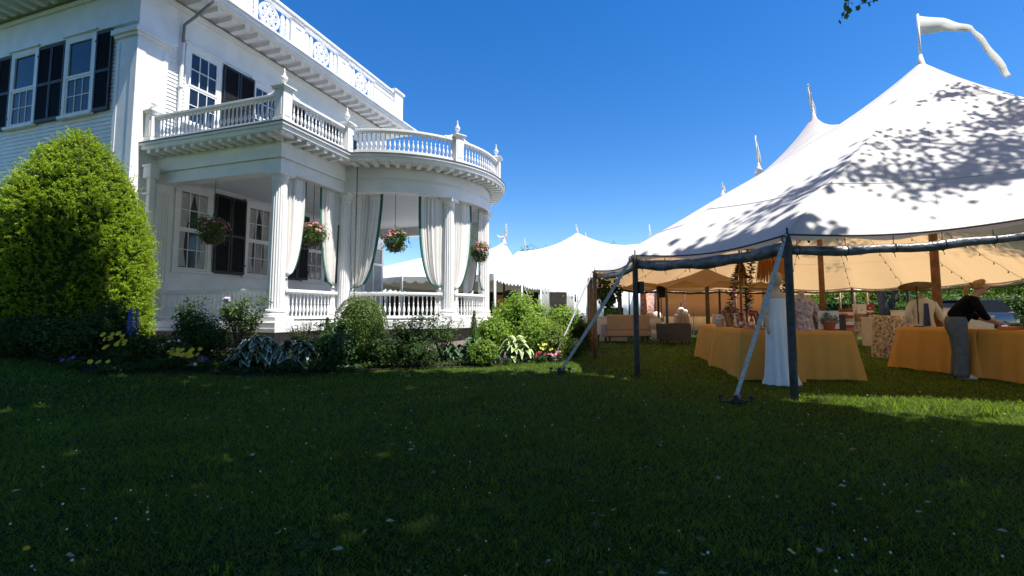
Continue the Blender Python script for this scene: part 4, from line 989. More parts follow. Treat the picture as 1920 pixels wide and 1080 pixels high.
# bare leaning trunks seen past the tent
p = at(1663, 585, 30); c = empty('tree', (p.x, p.y, 0), 0, 'grey forked tree trunk seen under the tent edge left of the straw hat', 'tree')
MB().tube([(0, 0, 0), (-.1, 0, 1.2), (-.5, 0, 3)], [.34, .28, .2], 9).tube([(-.05, 0, .9), (.5, 0, 2), (.8, 0, 3.2)], [.25, .17, .13], 9).build('trunk', M['bark'], c, True)
C, N = ellipsoid_leaves((.2, 0, 4.6), (2.6, 2.4, 1.8), 3200, 80, .2, .12, .13, .4); leaf_obj('crown', C, N, .22, .13, FT, c)
# ------------------------------------------------------------ tents
def canopy_obj(name, poles, spine, peaks, he, A, pw, m, parent, zs=None, sag=.10, inward=.10, spike_r=.95, nt=36, per=8, rip=.0):
    """tension membrane between pole tops and mast peaks"""
    per_pts = []; n = len(poles)
    for i in range(n):
        a = Vector((*poles[i], 0)); b = Vector((*poles[(i + 1) % n], 0)); d = b - a; L = d.length; nn = max(2, int(per * L / 2.8)); nr = Vector((d.y, -d.x, 0)).normalized()
        cen = Vector((sum(p[0] for p in poles) / n, sum(p[1] for p in poles) / n, 0))
        if (cen - a).dot(nr) < 0: nr = -nr
        for k in range(nn):
            t = k / nn; s_ = math.sin(math.pi * t); q = a + d * t + nr * inward * s_; per_pts.append((q.x, q.y, (he if zs is None else zs[i] * (1 - t) + zs[(i + 1) % n] * t) - sag * s_ ** 1.0))
    sp = [Vector((*s, 0)) for s in spine]
    def near(q):
        best = None
        for a, b in zip(sp[:-1], sp[1:]):
            d = b - a; t = max(0, min(1, (q - a).dot(d) / max(1e-9, d.length_squared))); c = a + d * t
            if best is None or (q - c).length < best[0]: best = ((q - c).length, c)
        return best[1]
    rows = []
    P3 = [Vector(p) for p in per_pts]; S3 = [near(Vector((p.x, p.y, 0))) for p in P3]
    amps = []
    for (px_, py_, ph) in peaks:
        q = Vector((px_, py_, 0)); s0 = near(q); best = 1e9; tp = 0
        if (q - s0).length > .05:
            for p, s_ in zip(P3, S3):
                d = Vector((p.x, p.y, 0)) - s_; t0 = max(0, min(1, (q - s_).dot(d) / d.length_squared)); dd = (q - s_ - d * t0).length
                if dd < best: best, tp = dd, t0
        amps.append(ph - he - A * (1 - tp) ** pw)
    def height(x, y, t, eh):
        h = eh + A * (1 - t) ** pw
        for (px_, py_, ph), am in zip(peaks, amps):
            dd = math.hypot(x - px_, y - py_); h += am * math.exp(-dd / spike_r) * (1 - t ** 3)
        return h
    for i in range(nt + 1):
        t = i / nt; t = t ** 1.25; row = []
        for p, s_ in zip(P3, S3):
            x = s_.x + (p.x - s_.x) * t; y = s_.y + (p.y - s_.y) * t
            z = height(x, y, t, p.z if t > .999 else he + (p.z - he) * t ** 4); z += rip * math.sin(x * 3.1 + y * 1.7) * math.sin(y * 2.3) * (1 - t) * t * 4
            row.append((x, y, z))
        rows.append(row)
    mb = MB(); mb.grid(rows, closed=True); o = mb.build(name, m, parent, True)
    return o, rows[-1]
def pennant(parent_loc, length, hoist, pts, label, group='white pennants on the tent masts', pr=.022, mh=1.5, lean=(0, 0), furled=False):
    root = empty('pennant', parent_loc, 0, label, 'pennant', group)
    mb = MB(); mb.tube([(0, 0, -.1), (lean[0], lean[1], mh)], pr, 8); mb.build('staff', M['white'], root, True)
    P = []
    for p, hh, off in pts: P.append([(p[0], p[1], p[2]), (p[0] + off[0] * .5, p[1] + .04, p[2] - hh * .5), (p[0] + off[0], p[1], p[2] - hh)])
    # subdivide
    Q = []
    for a, b in zip(P[:-1], P[1:]):
        for k in range(6):
            t = k / 6; Q.append([tuple(Vector(u).lerp(Vector(v), t) + Vector((0, .012 * math.sin(len(Q) * .7), 0))) for u, v in zip(a, b)])
    Q.append(P[-1])
    MB().grid(Q).build('flag', M['flag'], root, True, solid=.003)
    return root
mt = empty('sailcloth_tent', (8.9, 12.3, 0), 0, 'big peaked sailcloth tent nearest the camera, white outside and glowing tan inside', 'tent')
def rel(p): return (p[0] - 8.9, p[1] - 12.3)
POL = [(3.6, 6.22), (2.2, 8.54), (2.02, 11.7), (2.29, 14.0), (2.55, 16.0), (3.0, 17.9), (4.4, 19.5), (6.3, 20.7), (9.2, 21.3), (12.0, 20.8), (14.1, 19.9), (15.35, 18.6), (15.75, 16.3), (15.45, 14.3), (15.1, 11.6), (14.2, 8.7), (12.9, 6.5), (11.4, 5.2), (9.3, 4.9), (6.9, 5.75)]
PK = [(8.85, 10.0, 6.5), (9.5, 14.7, 7.3)]
HE = 2.13
PZ = [HE] * len(POL); PZ[19] = 2.36; PZ[18] = 2.3
cn, rim = canopy_obj('canopy', [rel(p) for p in POL], [rel(p[:2]) for p in PK], [(*rel(p[:2]), p[2]) for p in PK], HE, 3.9, .97, M['tent'], mt, PZ, sag=.10, inward=.16, spike_r=1.2, nt=44, per=12, rip=.012)
# peak caps
for p in PK:
    x, y = rel(p[:2]); MB().lathe([(.16, -.2), (.12, -.05), (.07, .1), (.03, .3)], 12, (x, y, p[2] - .12)).build('peak_cap', M['tentw'], mt, True)
for p in PK:
    x, y = rel(p[:2]); MB().lathe([(.08, 0), (.078, 2), (.07, 5), (.05, p[2] - .1)], 14, (x, y, 0)).build('centre_pole', M['pole_wood'], mt, True)
# side poles
for i, p in enumerate(POL):
    x, y = rel(p); dark = i in (0, 1, 19, 18)
    MB().lathe([(.048, 0), (.05, .5), (.05, PZ[i] - .1), (.03, PZ[i] + .0), (.012, PZ[i] + .02), (.012, PZ[i] + .09)], 12, (x, y, 0)).build('side_pole', M['pole_dark'] if dark or i in (6, 7, 8, 9, 10, 11) else M['pole_wood'], mt, True)
# edge rope, rolled side wall and its ties
n_ = len(rim); rb = MB(); rb.tube(rim + [rim[0]], .012, 6, cap=False); rb.build('edge_rope', M['rope'], mt, True)
tot = len(POL)
cen = Vector((0, 0, 0))
# sewn valance strip under the edge, slightly wavy
rows = []
for dz, ins in ((0, 0), (-.025, .01), (-.05, .015)):
    rows.append([(x * (1 - ins * .1), y * (1 - ins * .1), z + dz * (1 + .5 * math.sin(i * 1.3)) - .002) for i, (x, y, z) in enumerate(rim)])
MB().grid(rows, closed=True).build('valance', M['tent'], mt, True)
# rolls hang a little below the edge between neighbouring poles
def roll(i, rad=.062, drop=.2, bulge=.06, m=None):
    a = Vector((*rel(POL[i]), PZ[i])); b = Vector((*rel(POL[(i + 1) % tot]), PZ[(i + 1) % tot])); pts = []; rr = []; rs = random.Random(i)
    n = 34
    for k in range(n + 1):
        t = k / n; q = a.lerp(b, t); inn = Vector((-q.x, -q.y, 0)).normalized(); q += inn * (.08 + .1 * math.sin(math.pi * t)); q.z = PZ[i] * (1 - t) + PZ[(i + 1) % tot] * t - drop - .07 * math.sin(math.pi * t) + .008 * math.sin(t * 21 + i); pts.append(q)
        rr.append(rad * (1 + .10 * math.sin(t * 17 + i * 2) + .07 * rs.uniform(-1, 1)))
    o = MB().tube(pts, rr, 10).build('rolled_sidewall', m or M['vinyl'], mt, True)
    tb = MB()
    for k in range(3, n, 6):
        q = pts[k]; tb.tube([(q.x + math.cos(t) * .0, q.y, q.z) if False else (q.x, q.y + math.cos(t) * rr[k] * 1.05, q.z + math.sin(t) * rr[k] * 1.05) for t in np.linspace(0, 6.283, 9)], .008, 5, cap=False)
        tb.tube([(q.x, q.y, q.z + rr[k]), (q.x, q.y, q.z + max(rr[k] + .01, drop - .04))], .006, 4); tb.tube([(q.x, q.y, q.z - rr[k]), (q.x + .02, q.y, q.z - rr[k] - .06)], .005, 4)
    tb.build('ties', M['rope'], mt)['kind'] = 'stuff'
for i in range(tot): roll(i, rad=.085 if i == 0 else .065 if i == 1 else .062 if i == 19 else .045, drop=.17 if i == 0 else .21 if i == 19 else .13)
# sewn seams: one round the skirt, the rest from eave toward the masts
G_ = [v.co.copy() for v in cn.data.vertices]; nc_ = n_; nr_ = len(G_) // n_
sm = MB(); r0 = int(nr_ * .80); sm.tube([G_[r0 * nc_ + j] + Vector((0, 0, .006)) for j in range(nc_)] + [G_[r0 * nc_] + Vector((0, 0, .006))], .005, 4, cap=False)
o = sm.build('seam', mat('seam_tape', (.5, .5, .49), .7), mt, True)
for j in range(0, nc_, 12):
    sm = MB(); sm.tube([G_[i * nc_ + j] + Vector((0, 0, .004)) for i in range(4, nr_)], .0035, 4, cap=False); sm.build('seam', bpy.data.materials['seam_tape'], mt, True)
# strings of festoon lights under the canopy
mb = MB(); bl = MB()
def hcan(x, y):
    # height just under the canopy, by the same shape rule
    best = min(rim, key=lambda r_: (r_[0] - x) ** 2 + (r_[1] - y) ** 2)
    sx, sy = rel(PK[0][:2]); ex, ey = rel(PK[1][:2]); d = Vector((ex - sx, ey - sy)); t = max(0, min(1, Vector((x - sx, y - sy)).dot(d) / d.length_squared)); s_ = Vector((sx, sy)) + d * t
    ds = (Vector((x, y)) - s_).length; T = min(1, ds / max(.1, (Vector(best[:2]) - s_).length)); h = HE + 3.9 * (1 - T) ** .97
    for p in PK:
        x_, y_ = rel(p[:2]); h += (p[2] - HE - 3.9) * math.exp(-math.hypot(x - x_, y - y_) / 1.2) * (1 - T ** 3)
    return h
for i in range(0, tot):
    p = POL[i]; pk = PK[0] if p[1] < 13 else PK[1]; a = Vector((*rel(p), PZ[i])); b = Vector((*rel(pk[:2]), 0)); pts = []
    for k in range(29):
        t = k / 28 * .9; q = a.lerp(b, t); q.z = hcan(q.x, q.y) - .12 - .05 * math.sin(k * math.pi / 4) ** 2; pts.append(q.copy())
        if k % 2 == 1: bl.sphere((q.x, q.y, q.z - .06), .022, 6, 5); bl.tube([(q.x, q.y, q.z), (q.x, q.y, q.z - .045)], .01, 5)
    mb.tube(pts, .006, 4)
mb.build('light_string', M['rope'], mt); o = bl.build('festoon_bulbs', mat('unlit_bulb', (.08, .07, .06), .2), mt); o['kind'] = 'stuff'
# guy straps with their ground plates
def guy(top, bot, w_=.05, plate=True, loose=False):
    a = Vector(top) - Vector((8.9, 12.3, 0)); b = Vector(bot) - Vector((8.9, 12.3, 0)); mb = MB(); d = (b - a).normalized(); sd = Vector((1, 0, 0)) - d * d.x; sd.normalize(); nrm = d.cross(sd)
    for off in ((0, .0), (.012, .012)) if loose else ((0, 0),):
        vs = []
        n = 14
        for k in range(n + 1):
            t = k / n; q = a.lerp(b, t) + Vector((off[0] * math.sin(t * 3), off[1], -.03 * math.sin(math.pi * t))); tw = .25 * math.sin(t * 5); s_ = sd * math.cos(tw) + nrm * math.sin(tw)
            wd = w_ / 2 * (1 if t > .12 else .8); vs += [q - s_ * wd - nrm * .002, q + s_ * wd - nrm * .002, q + s_ * wd + nrm * .002, q - s_ * wd + nrm * .002]
        fs = []
        for k in range(n):
            for j in range(4): i0 = k * 4 + j; i1 = k * 4 + (j + 1) % 4; fs.append((i0, i1, i1 + 4, i0 + 4))
        mb.add(vs, fs)
    o = mb.build('guy_strap', M['strap'], mt)
    q = a.lerp(b, .035); rt = MB(); rt.tube([(q.x + math.cos(t) * .03, q.y, q.z + math.sin(t) * .05) for t in np.linspace(0, 6.283, 11)], .009, 6, cap=False); q2 = a.lerp(b, .42 if loose else .9)
    rt.build('shackle', M['iron'], o, True)
    if plate:
        pl = MB(); pl.lathe([(.075, 0), (.09, .02), (.085, .05), (.06, .06)], 14, (b.x, b.y, .01)); pl.build('ground_anchor', M['iron'], o, True)
        hd = MB()
        for (dx, dy) in ((-.2, .03), (.14, -.1), (-.06, -.1), (.05, .06)): hd.tube([(b.x + dx, b.y + dy, 0), (b.x + dx * .95, b.y + dy * .95, .08)], .012, 6).lathe([(.02, 0), (.034, .01), (.034, .03), (.015, .045)], 10, (b.x + dx * .95, b.y + dy * .95, .08))
        hd.box((b.x - .2, b.y - .04, .03), (b.x + .14, b.y + .0, .05)); hd.build('stakes', M['iron'], o, False)
        MB().box((b.x - .03, b.y - .035, .05), (b.x + .035, b.y + .02, .12)).build('ratchet', M['metalpipe'], o, True)
g1 = gp(1382, 758); guy((3.56, 6.18, HE), (g1.x, g1.y, .12), .055)
g2 = gp(1053, 701); guy((2.16, 8.5, HE), (g2.x, g2.y, .08), .05, loose=True)
guy((1.98, 11.65, HE), (.95, 10.9, .1), .03)
guy((2.25, 14.0, HE), (1.25, 13.4, .1), .03)
guy((6.9, 5.7, 2.34), (7.6, 4.0, .1), .055)
# speaker box clamped to the second pole
x, y = rel(POL[1]); MB().box((x + .05, y - .06, 1.45), (x + .14, y + .05, 1.66)).build('junction_box', M['iron'], mt, bevel=.008)

# big pennant on the near mast, smaller ones on the others
pennant((8.85, 10.0, 6.45), 2.6, .4, [((0, 0, 1.12), .44, (0, 0)), ((.5, -.05, 1.03), .30, (.02, 0)), ((.95, .03, .97), .2, (.02, 0)), ((1.22, .05, .92), .15, (.0, 0)), ((1.42, .05, .7), .13, (-.10, 0)), ((1.62, .03, .38), .12, (-.13, 0)), ((1.85, 0, -.02), .1, (-.16, 0)), ((1.93, 0, -.24), .06, (-.13, 0))], 'long white pennant streaming right from the nearest tent mast', mh=1.15)
def furled(loc, h, w_, label, lean=0.0, tail=False):
    root = empty('pennant', loc, 0, label, 'pennant', 'white pennants on the tent masts')
    MB().tube([(0, 0, -.1), (lean, 0, h)], .02 * max(1, h), 6).build('staff', M['white'], root, True)
    P = []
    for k in range(9):
        t = k / 8; ww = w_ * (.25 + 1.1 * math.sin(t * 2.6) * .6 + .3 * t) ; P.append([(lean * (1 - t) - .01 + ww * u * .5, .05 * math.sin(u * 5 + t * 6), h * (1 - t) * 1.0 + .02) for u in (-.3, 0, .4, .8, 1.2)])
    MB().grid(P).build('flag', M['flag'], root, True, solid=.004)
    if tail: MB().grid([[(lean - t * w_ * 2.6, .02 * math.sin(t * 9), h * .28 - .13 * math.sin(t * 3) * h + u) for u in (0, .12)] for t in np.linspace(0, 1, 9)]).build('flag', M['flag'], root, True, solid=.004)
    MB().lathe([(w_ * .9, -.25), (w_ * .5, -.05), (w_ * .2, .15), (.02, .3)], 10).build('peak_boot', M['tentw'], root, True)
furled((9.5, 14.7, 7.25), 1.05, .15, 'thin furled pennant on the second mast of the nearest tent', -.12)

# second sailcloth tent, its masts rise behind the first
def tent(name, cx, cy, poles, spine, peaks, he, A, pw, m, label, polem, sag=.08, spike_r=1.1, per=6, nt=26, inward=.1, valance=None, pr=.05):
    t_ = empty(name, (cx, cy, 0), 0, label, 'tent'); rl = lambda p: (p[0] - cx, p[1] - cy)
    o, rim_ = canopy_obj('canopy', [rl(p) for p in poles], [rl(p) for p in spine], [(*rl(p), p[2]) if False else (p[0] - cx, p[1] - cy, p[2]) for p in peaks], he, A, pw, m, t_, None, sag, inward, spike_r, nt, per)
    for p in poles: MB().lathe([(pr, 0), (pr, he)], 8, (*rl(p), 0)).build('side_pole', polem, t_, True)
    for p in peaks: MB().lathe([(.08, 0), (.05, p[2] - .1)], 10, (p[0] - cx, p[1] - cy, 0)).build('centre_pole', M['pole_wood'], t_, True)
    if name == 'pole_tent':
        for p in [q for q in peaks if q[1] > 40]: k = .5 if p[1] < 40 else 1.2; MB().lathe([(r_ * k, z_ * k) for r_, z_ in ((1.7, -1.35), (1.0, -1.02), (.6, -.72), (.34, -.42), (.17, -.15), (.08, .05))], 24, (p[0] - cx, p[1] - cy, p[2])).build('peak_cone', m, t_, True)
    if valance:
        L = 0; pr_ = None; up = []; lo = []
        n = len(rim_); pts = []
        for i in range(n):
            a = Vector(rim_[i]); b = Vector(rim_[(i + 1) % n]); k = max(3, int((b - a).length / .09))
            for j in range(k): q = a.lerp(b, j / k); L += (b - a).length / k; up.append(tuple(q)); lo.append((q.x, q.y, q.z - valance * (.62 + .38 * abs(math.sin(L * math.pi / .55)))))
        MB().grid([up, lo], closed=True).build('scalloped_valance', m, t_, True)
    return t_, rim_
import itertools
def ring(cx, cy, rx, ry, n, a0=0): return [(cx + rx * math.cos(a0 + 2 * math.pi * k / n), cy + ry * math.sin(a0 + 2 * math.pi * k / n)) for k in range(n)]
P3_, P4_ = (13.37, 25.5, 9.0), (13.83, 31.0, 8.9)
POL2 = [(8.4, 26.0), (8.6, 23.9), (10.2, 21.9), (12.8, 21.5), (15.6, 21.9), (17.6, 23.8), (18.1, 26.5), (18.5, 31), (17.6, 34.5), (14.0, 36), (10.2, 34.8), (8.9, 31.5), (8.5, 28.6)]
t2, _ = tent('sailcloth_tent', 13.5, 28, POL2, [P3_[:2], P4_[:2]], [P3_, P4_], 2.25, 4.5, 1.0, M['tent'], 'second sailcloth tent whose two pennant masts rise behind the nearest tent', M['pole_wood'], spike_r=.9)
furled((13.37, 25.5, 8.95), 1.75, .26, 'furled pennant on the third mast from the right, above the tent roofline', -.1)
furled((13.83, 31.0, 8.85), .75, .3, 'short pennant just showing above the roofline on the fourth mast', 0)
# marquee peak seen inside, in front of the second tent
pm = [at(x, 585, y) for x, y in ((1160, 18.8), (1250, 17.0), (1325, 16.6), (1400, 17.0), (1466, 18.2), (1465, 21), (1180, 21.3))]
pkx = at(1325, 503, 18.4)
t3, _ = tent('small_marquee', pkx.x, pkx.y, [(p.x, p.y) for p in pm], [(pkx.x - .1, pkx.y), (pkx.x + .1, pkx.y)], [(pkx.x, pkx.y, pkx.z)], 1.98, .45, 1.2, mat('tan_canvas', (.40, .26, .14), .85, .06, 4, transl=(.6, .36, .16), tfac=.35), 'small tan peaked canopy seen inside the big tent beyond the sofa', M['pole_dark'], spike_r=1.0, sag=-.25, pr=.035)
# tan backdrop wall closing the view beyond the tent interior
def wallsheet(name, pts, z0, z1, m, label, cat, wav=.05, group=None, fr=6.0):
    mb = MB(); L = 0; up = []; lo = []; a = pts[0]
    for p, q in zip(pts[:-1], pts[1:]):
        n = max(2, int((Vector(q) - Vector(p)).length / .12)); d = (Vector(q) - Vector(p)).normalized(); nr = Vector((-d.y, d.x))
        for k in range(n + 1):
            s_ = Vector(p).lerp(Vector(q), k / n); L += .12; o = nr * wav * math.sin(L * fr) ; s_ = s_ + o - Vector(a); up.append((s_.x, s_.y, z1)); lo.append((s_.x, s_.y, z0))
    o = MB().grid([up, lo]).build(name, m, None, True, loc=(a[0], a[1], 0), solid=.005); tag(o, label, cat, group); return o
tanw = mat('tan_sidewall', (.62, .42, .26), .85, .05, 3, transl=(.85, .55, .3), tfac=.4)
b0 = at(1228, 585, 30); b1 = at(1462, 585, 29)
wallsheet('tent_sidewall', [(b0.x, b0.y), (b1.x, b1.y)], .5, 2.3, tanw, 'tan fabric side wall at the far end behind the white displays', 'tent wall', fr=3)
wallsheet('low_screen', [(b0.x + .3, b0.y - .8), (b1.x - .2, b1.y - .8)], 0, .85, mat('pale_screen', (.72, .55, .34), .8, .1, 3), 'low pale draped row in front of the tan side wall', 'screen', fr=9)
# far white pole tent with scalloped edge, parallel to the house
K = (-.7, 19.6); ux, uy = .27, .963; vx, vy = -.93, .36
def kp(u, v): return (K[0] + ux * u + vx * v, K[1] + uy * u + vy * v)
polesW = [kp(0, 0), kp(4.4, 0), kp(8.8, 0), kp(13.2, 0), kp(17.6, 0), kp(22, 0), kp(22, 4), kp(22, 9), kp(17, 9), kp(12, 9), kp(6, 9), kp(0, 9), kp(0, 4.5)]
pA = at(952, 452, 26.5); pB = at(984, 476, 33)
tw, rimw = tent('pole_tent', K[0], K[1], polesW, [kp(3.5, 3.6), (pA.x - .2, pA.y), (pB.x, pB.y), kp(19, 4)], [(pA.x - .2, pA.y, pA.z), (pB.x, pB.y, pB.z)], 2.7, 1.5, 1.1, M['tentw'], 'far white pole tent with scalloped edge beyond the round porch', M['tentw'], valance=.3, spike_r=1.0, per=14, nt=44, sag=.06)
pf = furled((pA.x - .2, pA.y, pA.z), .95, .2, 'white pennant with a curled tail on the leftmost far tent peak', .12, True); furled((pB.x, pB.y, pB.z), 1.1, .14, 'thin pennant just right of the leftmost far tent peak', 0)
polesX = [(-2, 46), (1.5, 44.5), (5.7, 42.3), (10, 40.8), (13.2, 38), (17, 38.5), (22, 45), (22, 56), (12, 62), (2, 62), (-4, 58), (-5, 52)]
pC = at(1082, 447, 52); pD = at(1096, 456, 54.5); pE = at(1218, 453, 50)
tx, rimx = tent('pole_tent', 12, 50, polesX, [(0.5, 52.5), (15, 50)], [(pC.x, pC.y, pC.z), (pD.x, pD.y, pD.z), (pE.x, pE.y, pE.z)], 2.7, 4.9, .95, M['tentw'], 'farthest white tent whose middle peak carries two pennants', M['tentw'], valance=.3, spike_r=2.0, per=6, sag=.06)
furled((pC.x, pC.y, pC.z), 1.55, .35, 'white pennant on the middle peak of the far tents', -.1); furled((pD.x, pD.y, pD.z), 1.2, .3, 'smaller pennant right behind the middle far peak', .15); furled((pE.x, pE.y, pE.z), 1.8, .32, 'upright pennant on the far peak left of the big tent roof', .02)
# side walls of the far tents
q0, q1 = kp(8.8, .1), kp(22, .1)
wallsheet('tent_sidewall', [q0, q1], 0, 2.62, M['tentwall'], 'grey translucent side wall hanging from the far white tent', 'tent wall')
wallsheet('tent_sidewall', [(5.8, 40.2), (10, 39.9), (12.5, 37.6)], 0, 2.7, M['tentw'], 'white side wall of the farthest tent seen past the sofa', 'tent wall', .09)
wallsheet('tent_sidewall', [(3.4, 24.5), (4.5, 29.5)], 0, 2.2, M['tentw'], 'white side wall panel behind the row of tent side poles', 'tent wall', .04)
# braces beside the far tent poles
for i, u in enumerate((4.4, 8.8, 13.2, 17.6)):
    a = kp(u, 0); b = kp(u + .3, -1.1); MB().tube([(a[0] - K[0], a[1] - K[1], 2.65), (b[0] - K[0], b[1] - K[1], .05)], .025, 5).build('guy_strap', M['strap'], tw)
# what can be made out inside the far tent, with sheets added for its shade
p = at(962, 560, 25); o = MB().box((-.95, -.03, .35), (.95, .03, 1.95)).box((-1.0, -.05, 1.95), (1.0, .05, 2.0)).box((-.95, -.05, 0), (-.88, .05, .35)).box((.88, -.05, 0), (.95, .05, .35)).build('display_board', M['orangew'], None, loc=(p.x, p.y, 0)); tag(o, 'orange brown display board inside the far white tent', 'board')
p = at(760, 560, 29); o = MB().box((-4, -.1, 0), (4, .1, 2.3)).build('shade_sheet', mat('interior_shade', (.06, .045, .035), .9, .3, 2), None, loc=(p.x, p.y, 0)); tag(o, 'added dark sheet standing in for the shade inside the far tent, seen through the round porch', 'wall')  # dark sheet added to stand in for the gloom under the far tent
p = at(975, 560, 31); o = MB().box((-3.2, -.1, 0), (3.0, .1, 2.4)).build('shade_sheet', mat('brown_interior_shade', (.05, .04, .03), .9, .3, 2), None, loc=(p.x, p.y, 0)); tag(o, 'added dark brown sheet standing in for the shade inside the far white tent behind the orange board', 'wall')  # second added sheet, its dark brown stands in for shade behind the board
p = at(955, 545, 24); c = empty('standing_fan', (p.x, p.y, 0), 0, 'black standing fan inside the far white tent', 'fan'); MB().tube([(0, 0, 0), (0, 0, 1.9)], .03, 6).lathe([(.25, 0), (.25, .03)], 12).build('stand', M['iron'], c)
MB().lathe([(.3, -.04), (.32, 0), (.3, .04)], 18, M=Matrix.Translation((0, -.1, 1.9)) @ Matrix.Rotation(R(90), 4, 'X')).build('fan_head', M['iron'], c)
# ------------------------------------------------------------ display tables in the tent
def skirt_table(name, A, B, dep, label, h=.80, side=1, seed=0, m=None, group='tables under yellow cloths', folds=.055, slit=None):
    """A->B is the front edge on the ground; the table extends dep to the left/right of it"""
    A = Vector((*A, 0)); B = Vector((*B, 0)); d = (B - A); L = d.length; d.normalize(); nr = Vector((-d.y, d.x, 0)) * side
    root = empty('display_table', (A.x, A.y, 0), math.atan2(d.y, d.x), label, 'table', group)
    s = side
    MB().box((.03, min(.03 * s, (dep - .03) * s), h - .04), (L - .03, max(.03 * s, (dep - .03) * s), h - .004)).build('tabletop', M['woodd'], root)
    for x in (.12, L - .12):
        for y in (.1, dep - .1): MB().tube([(x, y * s, 0), (x, y * s, h - .04)], .016, 6).build('leg', M['iron'], root)
    per = []
    n = 90; rs = random.Random(seed); ph = [rs.uniform(0, 6) for _ in range(6)]
    for k in range(n): per.append((L * k / n, 0))
    for k in range(14): per.append((L, dep * s * k / 14))
    for k in range(n): per.append((L - L * k / n, dep * s))
    for k in range(14): per.append((0, dep * s - dep * s * k / 14))
    cx, cy = L / 2, dep * s / 2; rows = []
    for i in range(12):
        v = i / 11; row = []
        for j, (x, y) in enumerate(per):
            dx = x - cx; dy = y - cy; l_ = 2 * (L + dep) * j / len(per)
            cor = min(math.hypot(x - a, y - b) for a in (0, L) for b in (0, dep * s))
            out = .012 + v * .03 + v ** .8 * folds * (math.sin(l_ * 21 + ph[0] + v) * .35 + math.sin(l_ * 11 + ph[2]) * .5 + math.sin(l_ * 4.1 + ph[1])) * .55 + v * .085 * math.exp(-(cor / .12) ** 2)
            ox = (1 if x >= L - 1e-6 else (-1 if x <= 1e-6 else 0)); oy = (1 if abs(y - dep * s) < 1e-6 else (-1 if abs(y) < 1e-6 else 0)) * s
            if i == 0: out = .004
            row.append((x + ox * out, y + oy * out, h + .004 - v * (h - .015) + (0.008 * math.sin(l_ * 7) if v == 1 else 0)))
        rows.append(row)
    mb = MB(); top = [(cx + (x - cx) * .0, cy + (y - cy) * .0, h + .007) for x, y in per]
    mb.grid([top, [(cx + (x - cx) * .5, cy + (y - cy) * .5, h + .007) for x, y in per]] + rows, closed=True)
    o = mb.build('tablecloth', m or M['yellow'], root, True)
    return root
YT = 'tables under yellow cloths'
skirt_table('t', (3.79, 7.98), (4.22, 9.98), .76, 'yellow clothed table on the left arm of the display, near end with the picture frames', side=-1, seed=1, h=.82)
skirt_table('t', (4.23, 10.02), (4.70, 12.05), .76, 'yellow clothed table at the far left end of the display, nearest the sofa', side=-1, seed=2, h=.82)
skirt_table('t', (4.62, 7.95), (5.62, 8.0), .74, 'dark gold clothed table facing the camera behind the white dress', side=1, seed=3, h=.80)
skirt_table('t', (7.82, 9.75), (7.86, 8.22), .76, 'gold clothed table with the white jacket, left of the bending woman', side=1, seed=4, h=.82)
skirt_table('t', (7.88, 8.16), (8.1, 6.3), .76, 'gold clothed table at the right edge of the picture where the woman reaches', side=1, seed=5, h=.82)
def P_(px, py, Y): return at(px, py, Y)
TL = .83
# --- mannequins
def mannequin_dress():
    x, y = 4.13, 7.5; c = empty('mannequin', (x, y, 0), 0, 'mannequin in a long white strapless dress standing before the corner tent pole', 'mannequin')
    b = MB().loft([(0, 0, 1.02, .13, .09), (0, 0, 1.14, .115, .085), (0, 0, 1.26, .14, .095), (0, 0, 1.36, .165, .09), (0, 0, 1.41, .13, .07), (0, 0, 1.44, .055, .05), (0, 0, 1.52, .05, .048), (0, 0, 1.54, .062, .07), (.0, -.01, 1.6, .082, .095), (0, -.005, 1.68, .08, .095), (0, 0, 1.74, .05, .06), (0, 0, 1.755, .01, .01)], 20)
    b.tube([(.15, 0, 1.38), (.2, -.01, 1.22), (.215, -.03, 1.05), (.2, -.07, .84), (.19, -.08, .76), (.185, -.085, .72)], [.045, .042, .036, .028, .03, .012], 8).tube([(-.15, 0, 1.38), (-.2, .01, 1.22), (-.2, .0, 1.05), (-.18, -.05, .86), (-.17, -.06, .78)], [.045, .042, .036, .028, .018], 8)
    b.build('body', M['mann'], c, True)
    mb = MB(); rows = []
    for z, rx, ry, f in ((1.33, .165, .1, 0), (1.24, .145, .105, 0), (1.13, .13, .1, 0), (1.02, .155, .115, .004), (.9, .175, .13, .006), (.6, .18, .14, .012), (.3, .19, .16, .02), (.1, .205, .18, .03), (.015, .235, .21, .035)):
        rows.append([(math.cos(t) * (rx + f * math.sin(t * 11 + z * 2)) + (.08 * (1 - z) ** 3 * .6 if math.cos(t) > 0 else 0), math.sin(t) * (ry + f * math.sin(t * 11 + z * 2)), z) for t in np.linspace(0, 2 * math.pi, 61)[:-1]])
    mb.grid(rows, closed=True); mb.build('dress', M['dress'], c, True)
mannequin_dress()
